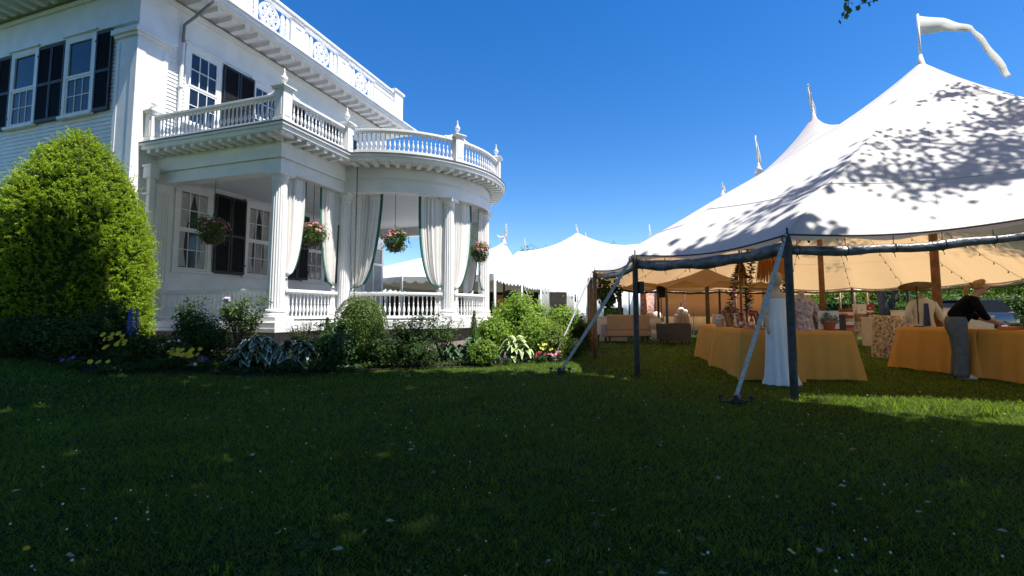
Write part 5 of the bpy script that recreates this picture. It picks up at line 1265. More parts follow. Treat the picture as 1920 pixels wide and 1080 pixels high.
def jacket_form(x, y, z, rz, m, label, inner=None, s=1.0, arm=True, head=False):
    c = empty('mannequin', (x, y, z), rz, label, 'mannequin'); mb = MB(); rows = []
    for zz, rx, ry in ((0, .2, .13), (.1, .175, .12), (.2, .16, .11), (.32, .19, .12), (.44, .21, .11), (.52, .18, .09), (.56, .08, .06)):
        rows.append([(math.cos(t) * rx * s * (1 + .03 * math.sin(t * 7)), math.sin(t) * ry * s, zz * s) for t in np.linspace(0, 2 * math.pi, 33)[:-1]])
    mb.grid(rows, closed=True)
    if arm:
        mb.tube([(.17 * s, 0, .47 * s), (.26 * s, -.01, .3 * s), (.29 * s, -.03, .16 * s), (.36 * s, -.08, .07 * s), (.47 * s, -.12, .06 * s)], [.06, .058, .05, .045, .035], 10); mb.tube([(-.17 * s, 0, .47 * s), (-.25 * s, 0, .3 * s), (-.26 * s, -.02, .08 * s)], [.06, .055, .045], 10)
    mb.build('jacket', m, c, True)
    MB().lathe([(.05, .5 * s), (.045, .6 * s), (.05, .64 * s), (.02, .66 * s)], 12).build('neck', M['mann'], c, True)
    if inner:
        MB().add([(-.07, -.135 * s, .02), (.05, -.14 * s, .02), (.035, -.125 * s, .46 * s), (-.03, -.125 * s, .46 * s)], [(0, 1, 2, 3)]).build('blouse', inner, c, solid=.012)
    return c
jacket_form(5.0, 8.3, .81, .15, M['floralj'], 'headless mannequin torso in a floral blouse on the front table', s=1.05)
jacket_form(8.15, 9.55, .83, -.25, mat('ivory_jacket', (.62, .58, .50), .8, .05, 6), 'mannequin torso in an ivory jacket over a navy print top', inner=M['navy'], s=1.0)
c = jacket_form(8.38, 7.1, .83, -.3, mat('pale_pink_dress', (.66, .52, .46), .8, .1, 6), 'pale pink dress form at the right edge of the table', s=1.1, arm=False)
M['hatstraw'] = mat('hat_straw', (.8, .66, .44), .85, .08, 25, transl=(.9, .75, .55), tfac=.55)
M['hatdark'] = mat('shaded_straw', (.34, .23, .12), .9, .2, 20, transl=(.5, .3, .14), tfac=.3)
# straw hats on stands
def hat(px, py, Y, rad, tilt, label, base_z=.83, m=None):
    p = at(px, py, Y); c = empty('straw_hat', (p.x, p.y, p.z), 0, label, 'hat', 'wide straw hats on stands')
    o = MB().lathe([(rad, 0), (rad * .7, .012), (rad * .36, .03), (rad * .32, .06), (rad * .25, .075), (.01, .08)], 28).build('hat_body', m or M['hatstraw'], c, True, rot=(tilt, .12, 0), solid=.006)
    MB().tube([(0, 0, .02), (0, 0, base_z - p.z)], .012, 7).lathe([(.08, base_z - p.z), (.08, base_z - p.z + .015)], 14).build('hat_stand', M['iron'], c)
hat(1718, 537, 9.5, .29, R(-14), 'wide straw hat tilted on a stand above the ivory jacket')
# --- objects on tables
def small(name, x, y, z, rz, build, label, cat, group=None):
    c = empty(name, (x, y, z), rz, label, cat, group); build(c); return c
def frame_(w_, h_, m_in, m_fr):
    def f(c):
        Mx = Matrix.Rotation(R(-14), 4, 'X'); t = .02
        MB().box((-w_/2 + t, -.006, t), (w_/2 - t, 0, h_ - t), Mx).build('picture', m_in, c)
        b = MB()
        for q in ((-w_/2, -w_/2 + t, 0, h_), (w_/2 - t, w_/2, 0, h_), (-w_/2 + t, w_/2 - t, 0, t), (-w_/2 + t, w_/2 - t, h_ - t, h_)): b.box((q[0], -.014, q[2]), (q[1], .006, q[3]), Mx)
        b.build('frame', m_fr, c); MB().tube([(0, .0, h_ * .8), (0, .1, 0)], .006, 5).build('strut', m_fr, c)
    return f
pic = mat('printed_picture', (.05, .05, .05), .5, .3, 30, col2=(.6, .5, .4)); picb = mat('dark_picture', (.02, .02, .025), .4, .5, 20, col2=(.25, .08, .05))
GF = 'things on the left display table'
small('picture_frame', 4.32, 9.55, TL, .5, frame_(.2, .3, picb, M['woodd']), 'dark tilted picture frame, farthest of the row on the left table', 'picture frame', GF)
small('picture_frame', 4.28, 9.0, TL, .2, frame_(.22, .27, pic, M['wbox']), 'white framed picture on the left table', 'picture frame', GF)
small('picture_frame', 4.36, 8.5, TL, .7, frame_(.17, .32, picb, M['iron']), 'black tilted frame between the red bottles on the left table', 'picture frame', GF)
small('picture_frame', 4.5, 8.25, TL, .1, frame_(.26, .28, picb, M['iron']), 'black square frame at the table corner beside the white dress', 'picture frame', GF)
def bucket(c):
    MB().lathe([(.075, 0), (.095, .14), (.1, .145), (.1, .155)], 18).build('pail', M['wbox'], c, True); MB().tube([(.095 * math.cos(t), 0, .15 + .09 * math.sin(t)) for t in np.linspace(0, math.pi, 12)], .005, 5).build('handle', M['strap'], c); 
    C, N = ellipsoid_leaves((0, 0, .17), (.08, .08, .05), 60, 12, .04, .03); leaf_obj('contents', C, N, .05, .03, M['pwhite'], c)
small('pail', 4.2, 9.75, TL, 0, bucket, 'white pail with white blooms at the left of the frames', 'pail')
def bottle(m):
    def f(c):
        MB().lathe([(.03, 0), (.032, .02), (.032, .15), (.014, .19), (.014, .23), (.018, .235)], 12).build('bottle', m, c, True); MB().lathe([(.033, .05), (.033, .12)], 12).build('label_band', M['wbox'], c, True)
        MB().sphere((0, 0, .26), .028, 8, 6).sphere((.03, 0, .25), .02, 8, 5).sphere((-.028, 0, .255), .02, 8, 5).build('bow', M['pred'], c, True)
    return f
for k, (x, y, m, lab) in enumerate(((4.16, 8.75, M['pred'], 'small bottle with red bow nearest the white frame'), (4.2, 8.45, M['pred'], 'small bottle with red bow left of the black tilted frame'), (4.4, 8.1, M['wood'], 'small amber bottle with red bow at the table corner'))): small('bottle', x, y, TL, 0, bottle(m), lab, 'bottle', 'bottles with red bows')
small('picture_frame', 4.75, 10.6, TL, -.2, frame_(.24, .3, pic, M['wood']), 'wooden framed picture on the far yellow table', 'picture frame', GF)
small('picture_frame', 5.0, 11.4, TL, .1, frame_(.3, .22, pic, M['wbox']), 'wide white frame at the far end of the left tables', 'picture frame', GF)
def jar(c):
    MB().lathe([(.06, 0), (.075, .04), (.075, .14), (.05, .17)], 14).build('jar', M['wbox'], c, True); MB().lathe([(.055, .172), (.055, .2), (.01, .21)], 12).build('lid', M['wood'], c, True)
small('jar', 4.55, 10.3, TL, 0, jar, 'white lidded jar on the far yellow table', 'jar'); small('jar', 4.9, 8.55, .81, 0, jar, 'white lidded jar between the white dress and the floral blouse', 'jar')
def sprig(c):
    MB().lathe([(.04, 0), (.055, .12), (.04, .16)], 14).build('vase', M['terra'], c, True)
    C, N = ellipsoid_leaves((0, 0, .28), (.16, .14, .14), 220, 24, .05, .03); leaf_obj('foliage', C, N, .07, .03, M['leaf'], c)
    C, N = ellipsoid_leaves((0, 0, .32), (.15, .13, .12), 70, 12, .05, .04); leaf_obj('blossoms', C, N, .05, .045, bpy.data.materials['petal_pink'], c)
small('bouquet', 4.45, 9.8, TL, 0, sprig, 'pink and green bouquet behind the picture frames on the left table', 'bouquet'); small('bouquet', 4.95, 11.0, TL, 0, sprig, 'pink bouquet on the far yellow table', 'bouquet')
def crate(c):
    b = MB()
    for z in (0, .06): b.box((-.16, -.1, z), (.16, -.09, z + .045)).box((-.16, .09, z), (.16, .1, z + .045)).box((-.16, -.09, z), (-.15, .09, z + .045)).box((.15, -.09, z), (.16, .09, z + .045))
    b.build('slat_sides', M['wood'], c); MB().box((-.15, -.09, .0), (.15, .09, .01)).build('base', M['wood'], c)
small('crate', 4.45, 9.3, TL, .3, crate, 'little wooden tray behind the white framed picture', 'tray')
c = empty('board', (4.08, 7.95, 0), .2, 'wooden board lying at the corner of the left table', 'board'); MB().box((.0, .05, .835), (.7, .4, .855)).build('plank', M['wood'], c, bevel=.004)
def potplant(c):
    MB().box((-.17, .02, .02), (.19, .03, .33)).build('canvas_panel', M['wbox'], c)
    MB().lathe([(.075, 0), (.1, .13), (.11, .135), (.11, .16), (.1, .16)], 20).build('pot', M['terra'], c, True)
    C, N = ellipsoid_leaves((0, 0, .2), (.15, .1, .09), 260, 30, .04, .03); leaf_obj('foliage', C, N, .05, .028, mat('grey_green_leaf', (.14, .2, .14), .6, island=.4), c)
small('potted_plant', 5.42, 8.25, .81, 0, potplant, 'terracotta pot of grey green foliage before a white panel at the table end', 'potted plant')
def tote(c):
    MB().box((-.1, -.05, 0), (.1, .05, .16)).build('bag', M['straw'], c, bevel=.02); MB().tube([(.08 * math.cos(t), 0, .15 + .11 * math.sin(t)) for t in np.linspace(0, math.pi, 14)], .01, 6).build('handle', M['straw'], c, True)
small('basket_bag', 8.3, 9.15, .83, .3, tote, 'small round handled straw bag beside the ivory jacket', 'bag')
def cup(c): MB().lathe([(.035, 0), (.04, .1), (.036, .1), (.03, .02)], 14).build('cup', M['wbox'], c, True); MB().box((-.06, .03, 0), (.06, .09, .03)).build('tray', M['wbox'], c)
small('cup', 8.1, 8.9, .83, 0, cup, 'pale cup on the gold table behind the tent pole', 'cup')
def bouquet(c):
    MB().lathe([(.045, 0), (.06, .1), (.05, .12)], 14).build('vase', M['wbox'], c, True)
    C, N = ellipsoid_leaves((0, 0, .2), (.1, .1, .1), 160, 20, .04, .03); leaf_obj('foliage', C, N, .06, .03, M['leafdark'], c)
    C, N = ellipsoid_leaves((0, 0, .25), (.1, .1, .09), 60, 10, .04, .03); leaf_obj('blossoms', C, N, .05, .04, M['pred'], c)
small('bouquet', 8.05, 8.62, .83, 0, bouquet, 'vase with dark red and orange flowers left of the woman', 'bouquet')
def bagw(c):
    MB().lathe([(.17, 0), (.2, .1), (.18, .22), (.14, .26)], 16, sy=.6).build('basket', mat('woven_dark', (.12, .05, .035), .8, .4, 26, col2=(.30, .17, .1)), c, True)
    b = MB()
    for k in range(8): t = k * .785; b.tube([(math.cos(t) * .175, math.sin(t) * .107, .01), (math.cos(t + .5) * .2, math.sin(t + .5) * .12, .12), (math.cos(t + .9) * .165, math.sin(t + .9) * .1, .24)], .012, 5)
    b.build('lattice', M['woodd'], c, True)
small('woven_basket', 8.42, 7.75, .83, .2, bagw, 'dark woven lattice basket by the hands of the woman', 'basket')
c = empty('book_stack', (8.2, 7.95, .83), .4, 'orange tray under the hands of the woman', 'tray'); MB().box((-.16, -.1, 0), (.16, .1, .05)).build('tray', mat('orange_tray', (.6, .2, .03), .7), c, bevel=.005)

# --- garland stand: bamboo frame with leafy garlands and hanging raffia
gs = empty('garland_stand', (4.55, 8.9, .83), .3, 'wooden frame on the left table from which garlands and raffia hang', 'stand')
for x in (-.38, .38): MB().tube([(x, 0, 0), (x, 0, 1.45)], .018, 8).build('post', M['wood'], gs, True)
MB().tube([(-.45, 0, 1.45), (.45, 0, 1.45)], .02, 8).build('crossbar', M['wood'], gs, True)
MB().tube([(-.38, 0, .72), (.38, 0, .72)], .018, 8).build('crossbar', M['wood'], gs, True)
for x in (-.38, .38): MB().box((x - .05, -.15, 0), (x + .05, .15, .02)).build('foot', M['wood'], gs)
def garland(px0, px1, ytop, ybot, Y, label, seed):
    rs = np.random.default_rng(seed); a = at(px0, ytop, Y); b = at(px1, ybot, Y); c = empty('garland', (a.x, a.y, b.z), 0, label, 'garland', 'leafy flower garlands')
    n = 26; L = a.z - b.z; mb = MB(); fl = MB(); cord = MB(); pts = []
    for k in range(n):
        t = k / (n - 1); x = (b.x - a.x) * math.sin(t * math.pi / 2) ** .8 + .01 * math.sin(k); z = L * (1 - t); pts.append((x, 0, z))
        for q in range(6):
            u = q * 1.047 + k * .7; d = Vector((math.cos(u), math.sin(u) * .8, .25 + rs.normal() * .3)).normalized(); sd = d.cross(Vector((0, 0.3, 1))).normalized() * .024; p0 = Vector((x, 0, z)); mb.add([p0 + d * .005, p0 + d * .045 + sd, p0 + d * .115, p0 + d * .045 - sd], [(0, 1, 2, 3)])
        if k % 3 == 1:
            mi = (0, 1, 2)[int(rs.integers(0, 3))] if not (17 <= k <= 20) else 0
            for q in range(5): u = q * 1.256; p0 = Vector((x + math.cos(u) * .02, -.035, z + math.sin(u) * .02)); fl.sphere(p0, .017, 6, 4, mi)
    cord.tube(pts, .006, 5); mb.build('leaves', M['leafdark'] if seed != 3 else M['leaf'], c); fl.build('blossoms', [mat('garland_pink', (.6, .1, .25), .6), M['pwhite'], mat('garland_orange', (.7, .25, .1), .6)], c, True); cord.build('cord', M['rope'], c)
garland(1402, 1372, 474, 580, 8.8, 'leftmost leafy garland with pink and white blooms hanging from the stand', 1)
garland(1415, 1403, 474, 585, 8.6, 'middle leafy garland hanging straight down beside the raffia', 2)
garland(1470, 1474, 474, 552, 8.9, 'garland just left of the dark corner tent pole', 3)
def raffia(px, ytop, ybot, Y, w_, label, n=170):
    a = at(px, ytop, Y); b = at(px, ybot, Y); c = empty('raffia_skirt', (a.x, a.y, b.z), 0, label, 'raffia'); mb = MB(); L = a.z - b.z
    for k in range(n):
        t = rng.uniform(0, 6.28); r0 = w_ * .12; r1 = w_ * rng.uniform(.3, .55); l_ = L * rng.uniform(.75, 1.05); mb.tube([(math.cos(t) * r0, math.sin(t) * r0, L), (math.cos(t) * r1 * .8, math.sin(t) * r1 * .8, L - l_ * .35), (math.cos(t) * r1, math.sin(t) * r1, L - l_)], [.006, .005, .003], 3, cap=False)
    mb.build('strands', mat('golden_raffia', (.62, .27, .06), .8, island=.35), c); MB().tube([(0, 0, L - .02), (0, 0, L + .08)], .012, 6).build('hook', M['rope'], c)
raffia(1445, 472, 532, 8.8, .5, 'big golden raffia bunch hanging between the garlands', 260)
raffia(1388, 490, 535, 8.9, .22, 'small orange raffia bunch behind the leftmost garland', 90)

# --- seating
def sofa():
    p = gp(1179, 643); c = empty('sofa', (p.x, p.y, 0), .02, 'cream upholstered settee seen from behind', 'sofa'); W2 = .78
    MB().box((-W2, -.06, .45), (W2, .06, 1.02)).build('back', M['beige'], c, bevel=.04)
    MB().box((-W2, .06, .2), (W2, .7, .42)).build('seat', M['beige'], c, bevel=.04)
    MB().box((-W2 - .02, -.085, .24), (W2 + .02, .7, .44)).build('base_rail', M['beige'], c, bevel=.03)
    for s in (-1, 1): MB().box((s * W2 - .08, .06, .2), (s * W2 + .08, .68, .66)).build('arm', M['beige'], c, bevel=.04)
    for x, y in ((-.7, .0), (.7, .0), (-.7, .62), (.7, .62)): MB().lathe([(.03, 0), (.045, .25)], 8, (x, y, 0)).build('leg', M['woodd'], c)
sofa()
def armchair():
    p = gp(1270, 646); c = empty('armchair', (p.x, p.y, 0), .1, 'dark charcoal tub chair with low curved back right of the cream sofa', 'armchair'); rows = []
    pts = [(-.5, .55), (-.52, .2), (-.48, -.05), (-.3, -.2), (0, -.25), (.3, -.2), (.48, -.05), (.52, .2), (.5, .55)]
    for z, o in ((.14, 0), (.68, .03), (.72, -.04), (.68, -.12), (.14, -.12)): rows.append([(x * (1 + o * .9 if o > -.1 else .8), y * (1 + o) if o > -.1 else y * .72 + .05, z + .05 * max(0, -y) * 2 * (z > .5)) for x, y in pts])
    MB().grid(rows).build('tub_back', M['darkup'], c, True); MB().box((-.42, -.15, .16), (.42, .55, .42)).build('seat', M['darkup'], c, bevel=.04)
    for x, y in ((-.4, -.05), (.4, -.05), (-.4, .5), (.4, .5)): MB().lathe([(.025, 0), (.03, .16)], 8, (x, y, 0)).build('leg', M['woodd'], c)
armchair()
p = gp(1231, 637); c = empty('side_table', (p.x, p.y, 0), 0, 'low white open framed table between sofa and dark chair', 'side table')
MB().box((-.2, -.2, .42), (.2, .2, .46)).build('tabletop', M['wbox'], c)
for x in (-.18, .18):
    for y in (-.18, .18): MB().box((x - .02, y - .02, 0), (x + .02, y + .02, .42)).build('leg', M['wbox'], c)
MB().box((-.16, -.16, .04), (.16, .16, .07)).build('shelf', M['wbox'], c)
o = MB().box((-.17, -.15, .463), (.19, .15, .55)).build('cushion', M['pred'], None, loc=(p.x + .03, p.y, 0), bevel=.03); tag(o, 'red cushion on the low white table', 'cushion')
def round_wicker(px, py, Y, r, h, label):
    p = at(px, 585, Y); c = empty('round_chair', (p.x, p.y, 0), 0, label, 'chair', 'rounded white chairs and stools beyond the sofa')
    MB().lathe([(r * .6, 0), (r * .75, h * .3), (r * .7, h * .42)], 16).build('seat', M['wbox'], c, True); MB().sphere((0, .05, h * .7), r, 14, 10).build('round_back', mat('white_boucle', (.72, .62, .5), .95, .1, 12, .5, 40), c, True)
round_wicker(1230, 575, 19, .26, .95, 'round white boucle seat nearest the sofa'); round_wicker(1219, 570, 21, .22, 1.25, 'round backed white chair on the left behind the boucle seat'); round_wicker(1232, 570, 22, .24, 1.3, 'round backed white chair on the right behind the boucle seat')
def draped(px, Y, w_, h, m, label, top=True, name='draped_table', folds=14, flare=1.25):
    p = at(px, 585, Y); c = empty(name, (p.x, p.y, 0), 0, label, 'table', 'round tables draped to the ground'); rows = []
    for i in range(9):
        v = i / 8; rr = w_ / 2 * (1 + (flare - 1) * v); rows.append([(math.cos(t) * rr * (1 + .09 * v ** .5 * math.sin(t * folds + math.sin(t * 3))), math.sin(t) * rr * (1 + .09 * v ** .5 * math.sin(t * folds + math.sin(t * 3))), h * (1 - v) + .01) for t in np.linspace(0, 6.2832, 113)[:-1]])
    MB().grid([[(0, 0, h + .012)] * 112] + rows, closed=True).build('drape', m, c, True); MB().lathe([(w_ / 2 - .01, h - .02), (w_ / 2 - .01, h - .002)], 30).build('tabletop', M['woodd'], c)
    MB().tube([(0, 0, 0), (0, 0, h - .02)], .04, 8).build('pedestal', M['iron'], c)
draped(1668, 11.9, .66, 1.02, M['floral'], 'tall round table in a flowered cloth between the two yellow displays', flare=1.18, folds=11)
draped(1278, 21.5, .62, 1.02, M['stripe'], 'round table with pleated beige skirt beyond the dark chair', folds=18)
draped(1347, 21.5, .5, 1.0, M['stripe'], 'round beige skirted table left of the yellow clothed tables', folds=18)
p = at(1277, 585, 21.4); c = empty('white_sculpture', (p.x, p.y, 1.04), 0, 'white rounded ornament on the beige skirted table', 'ornament'); MB().sphere((0, 0, .15), .15, 12, 8).sphere((.2, 0, .1), .1, 10, 7).build('round_form', M['wbox'], c, True); MB().lathe([(.03, .28), (.02, .4), (.01, .5)], 8).build('spike', M['iron'], c)
# loudspeaker on tripod
p = at(1240, 585, 20); c = empty('loudspeaker', (p.x, p.y, 0), .1, 'black loudspeaker raised on a stand beside the tan marquee', 'loudspeaker'); MB().box((-.15, -.13, 1.72), (.15, .13, 2.2)).build('cabinet', M['iron'], c, bevel=.02); MB().tube([(0, 0, .3), (0, 0, 1.72)], .02, 8).build('pole', M['iron'], c)
for k in range(3): t = k * 2.094; MB().tube([(0, 0, .6), (math.cos(t) * .4, math.sin(t) * .4, 0)], .014, 6).build('leg', M['iron'], c)
p = at(1300, 585, 22); c = empty('microphone_stand', (p.x, p.y, 0), 0, 'thin stand right of the beige skirted table', 'stand'); MB().tube([(0, 0, .1), (0, 0, 1.25)], .012, 6).build('pole', M['iron'], c)
for k in range(3): t = k * 2.094; MB().tube([(0, 0, .25), (math.cos(t) * .25, math.sin(t) * .25, 0)], .012, 6).build('leg', M['iron'], c)
# drape panels and dark doorway left of the loudspeaker
p = at(1203, 585, 21); q = at(1224, 585, 22)
wallsheet('striped_drape', [(p.x, p.y), (q.x, q.y)], 0, 2.0, mat('rust_drape', (.28, .1, .07), .9, .3, 9, col2=(.5, .32, .24)), 'rust striped drape hanging left of the loudspeaker', 'drape', .06, fr=9)
# clipped hedge box and potted tree behind the sofa
p = at(1150, 585, 21); c = empty('hedge_box', (p.x, p.y, 0), 0, 'low square clipped hedge in front of the white wall behind the sofa', 'hedge'); n = 3200
C = rng.uniform(-1, 1, (n, 3)); ax = rng.integers(0, 3, n); C[np.arange(n), ax] = np.sign(C[np.arange(n), ax]); N = np.zeros((n, 3)); N[np.arange(n), ax] = C[np.arange(n), ax]; C = C * [.38, .2, .3] + [0, 0, 1.0]
leaf_obj('foliage', C, N + rng.normal(size=(n, 3)) * .4, .05, .03, M['leaf'], c); MB().box((-.36, -.18, .66), (.36, .18, 1.27)).build('inner_twigs', M['twig'], c); MB().box((-.38, -.2, 0), (.38, .2, .68)).build('planter', M['wbox'], c)
p = at(1108, 585, 14.9); c = empty('potted_tree', (p.x, p.y, 0), 0, 'dark leaved potted tree behind the second tent pole', 'potted tree'); MB().lathe([(.2, 0), (.26, .4), (.28, .42)], 16).build('pot', M['darkup'], c, True); MB().tube([(0, 0, .35), (.15, 0, .9), (.4, 0, 1.5)], [.03, .025, .02], 8).build('trunk', M['bark'], c, True)
C, N = ellipsoid_leaves((.5, 0, 1.75), (.42, .4, .5), 900, 60, .1, .05, .15, .4); leaf_obj('crown', C, N, .16, .055, M['leafdark'], c)
# counter behind the row of side poles
p = at(1146, 600, 18.8); c = empty('white_counter', (p.x, p.y, 0), 0, 'pale counter left of the cream sofa', 'counter'); MB().box((-.55, -.25, 0), (.55, .25, .92)).build('body', M['wbox'], c, bevel=.01); MB().box((-.58, -.28, .92), (.58, .28, .95)).build('worktop', M['wbox'], c)
# stacked boxes
def box_(px, pyb, Y, w_, h_, m, label, band=None):
    p = at(px, pyb, Y); c = empty('box', (p.x, p.y, max(0, p.z)), random.uniform(-.08, .08), label, 'box', 'stack of gift boxes beyond the tables')
    MB().box((-w_/2, -w_ * .4, 0), (w_/2, w_ * .4, h_ * .8)).build('body', m, c, bevel=.004); MB().box((-w_/2 - .008, -w_ * .4 - .008, h_ * .8 - .03), (w_/2 + .008, w_ * .4 + .008, h_ - .003)).build('lid', band or m, c, bevel=.004)
    MB().lathe([(.022, 0), (.022, .004)], 10, M=Matrix.Translation((0, -w_ * .4 - .002, h_ * .4)) @ Matrix.Rotation(R(90), 4, 'X')).build('emblem', M['iron'] if m is M['wbox'] else M['wbox'], c)
YB = 16.6
wb, bb, rb_, nb = M['wbox'], M['bbox'], M['rbox'], M['nbox']
for args in ((1603, 631, .32, .27, wb, 'white box at the bottom left of the stack'), (1627, 631, .2, .22, wb, 'small white box at the bottom centre of the stack'), (1637, 631, .18, .22, wb, 'small white box at the bottom right of the stack', nb),
             (1611, 616.2, .2, .27, wb, 'white box second in the left column', None), (1600, 616.2, .16, .14, nb, 'small blue box left in the second layer'), (1632, 619, .36, .13, nb, 'blue patterned flat box in the middle right of the stack'),
             (1632, 611.8, .34, .26, wb, 'white box with dark emblem right of the brown box', nb), (1609, 601.4, .32, .24, bb, 'brown cardboard box in the left column'), (1612, 588.2, .30, .33, wb, 'tall white box on top of the brown box'),
             (1597, 606, .16, .5, wb, 'narrow upright white box behind the left column'), (1632, 597.5, .36, .13, nb, 'blue topped flat box on the right column'), (1628, 590.2, .24, .15, rb_, 'red box on the right column', wb), (1627, 582, .28, .2, rb_, 'topmost dark red box', rb_)):
    box_(args[0], args[1], YB, *args[2:])
for k in range(7):
    z0 = 614 - k * 6.9 if k else 622
    pp = at(1586, 585, 15.2); m = (bb, rb_, wb, nb, rb_, wb, rb_)[k]; c = empty('book', (pp.x, pp.y, .52 + k * .1), random.uniform(-.15, .15), ('brown', 'crimson', 'white', 'blue', 'dark red', 'cream', 'red topmost')[k] + ' flat box in the narrow stack left of the white boxes', 'box', 'narrow stack of flat boxes'); MB().box((-.15, -.12, 0), (.15, .12, .085)).build('body', m, c, bevel=.004); MB().box((-.153, -.123, .087), (.153, .123, .098)).build('lid', m, c)
p = at(1586, 585, 15.2); c = empty('plinth', (p.x, p.y, 0), 0, 'short wooden plinth under the narrow stack of flat boxes', 'plinth'); MB().box((-.2, -.17, 0), (.2, .17, .48)).build('body', M['wood'], c); MB().box((-.23, -.2, .48), (.23, .2, .515)).build('top', M['wood'], c)
# pale trestle tables with boxes along the back
for (px, Y, w_, h, lab) in ((1700, 15.8, 2.6, .95, 'pale long counter behind the flowered table'), (1785, 14.6, 1.9, 1.02, 'pale counter behind the tent pole and the woman')):
    p = at(px, 585, Y); c = empty('back_counter', (p.x, p.y, 0), 0, lab, 'counter'); MB().box((-w_/2, -.3, 0), (w_/2, .3, h - .05)).build('drape', mat('ivory_cloth', (.66, .56, .44), .85, .06, 4), c, bevel=.01); MB().box((-w_/2 - .02, -.32, h - .05), (w_/2 + .02, .32, h)).build('top', M['wbox'], c)
for (px, py, Y, w_, lab) in ((1690, 571, 15.8, .5, 'long low white box on the counter behind the ivory jacket'), (1738, 572, 15.8, .4, 'white box on the counter right of the ivory jacket'), (1782, 563, 14.6, .5, 'white box on the counter left of the woman'), (1757, 566, 14.6, .3, 'small white box on the counter beside the wooden tent pole')):
    p = at(px, py, Y); h0 = .955 if Y > 15 else 1.025; c = empty('box', (p.x, p.y, h0), 0, lab, 'box', 'white boxes on the back counters'); MB().box((-w_/2, -.15, 0), (w_/2, .15, .18)).build('body', wb, c, bevel=.004); MB().box((-w_/2 - .01, -.16, .182), (w_/2 + .01, .16, .22)).build('lid', wb, c)
# small display boards behind the front table
p = at(1550, 585, 9.4); c = empty('display_shelf', (p.x, p.y, 0), 0, 'low brown wooden display shelf behind the potted plant', 'shelf'); MB().box((-.3, -.1, .2), (.3, .1, 1.06)).build('cabinet', M['woodd'], c, bevel=.005); MB().box((-.33, -.12, 1.06), (.33, .12, 1.09)).build('top', M['wood'], c); [MB().box((x - .03, -.08, 0), (x + .03, .08, .2)).build('foot', M['woodd'], c) for x in (-.25, .25)]

# --- black car outside beyond the tent
p = at(1795, 585, 24.5); c = empty('parked_car', (p.x, p.y, 0), .05, 'black station wagon parked beyond the tent behind the woman', 'car')
def sec(x, w_, z0, z1, in_=.0): return [(x, -w_, z0), (x, -w_ * 1.02, z0 + .25), (x, -w_, z1 - .1 + in_), (x, -w_ * .93, z1), (x, w_ * .93, z1), (x, w_, z1 - .1 + in_), (x, w_ * 1.02, z0 + .25), (x, w_, z0)]
MB().grid([sec(-2.35, .75, .4, .85), sec(-2.25, .88, .3, .98), sec(-1.2, .92, .28, 1.08), sec(0, .93, .28, 1.1), sec(1.8, .92, .28, 1.1), sec(2.3, .86, .32, 1.05), sec(2.36, .75, .45, .9)], closed=True).build('body', M['carpaint'], c, True)
gsec = lambda x, w_, z: [(x, -w_ - .08, 1.08), (x, -w_, z), (x, w_, z), (x, w_ + .08, 1.08)]
MB().grid([gsec(-1.35, .8, 1.12), gsec(-.55, .7, 1.62), gsec(.6, .7, 1.68), gsec(1.7, .68, 1.64), gsec(2.15, .74, 1.15)]).build('windows', mat('dark_car_glass', (.01, .01, .012), .45, spec=.2), c, False)
MB().box((-.6, -.68, 1.66), (1.75, .68, 1.72)).build('roof', M['carpaint'], c, bevel=.03)
for x in (-1.45, 1.4):
    for y in (-.85, .85): wv = MB().lathe([(.34, -.11), (.34, .11)], 20, M=Matrix.Translation((x, y, .34)) @ Matrix.Rotation(R(90), 4, 'X')).build('wheel', M['tyre'], c); MB().lathe([(.2, -.115), (.2, .115)], 14, M=Matrix.Translation((x, y, .34)) @ Matrix.Rotation(R(90), 4, 'X')).build('rim', M['strap'], wv)
for y in (-.6, .6): MB().box((-2.37, y - .16, .68), (-2.28, y + .16, .8)).build('headlight', M['wbox'], c, bevel=.02)

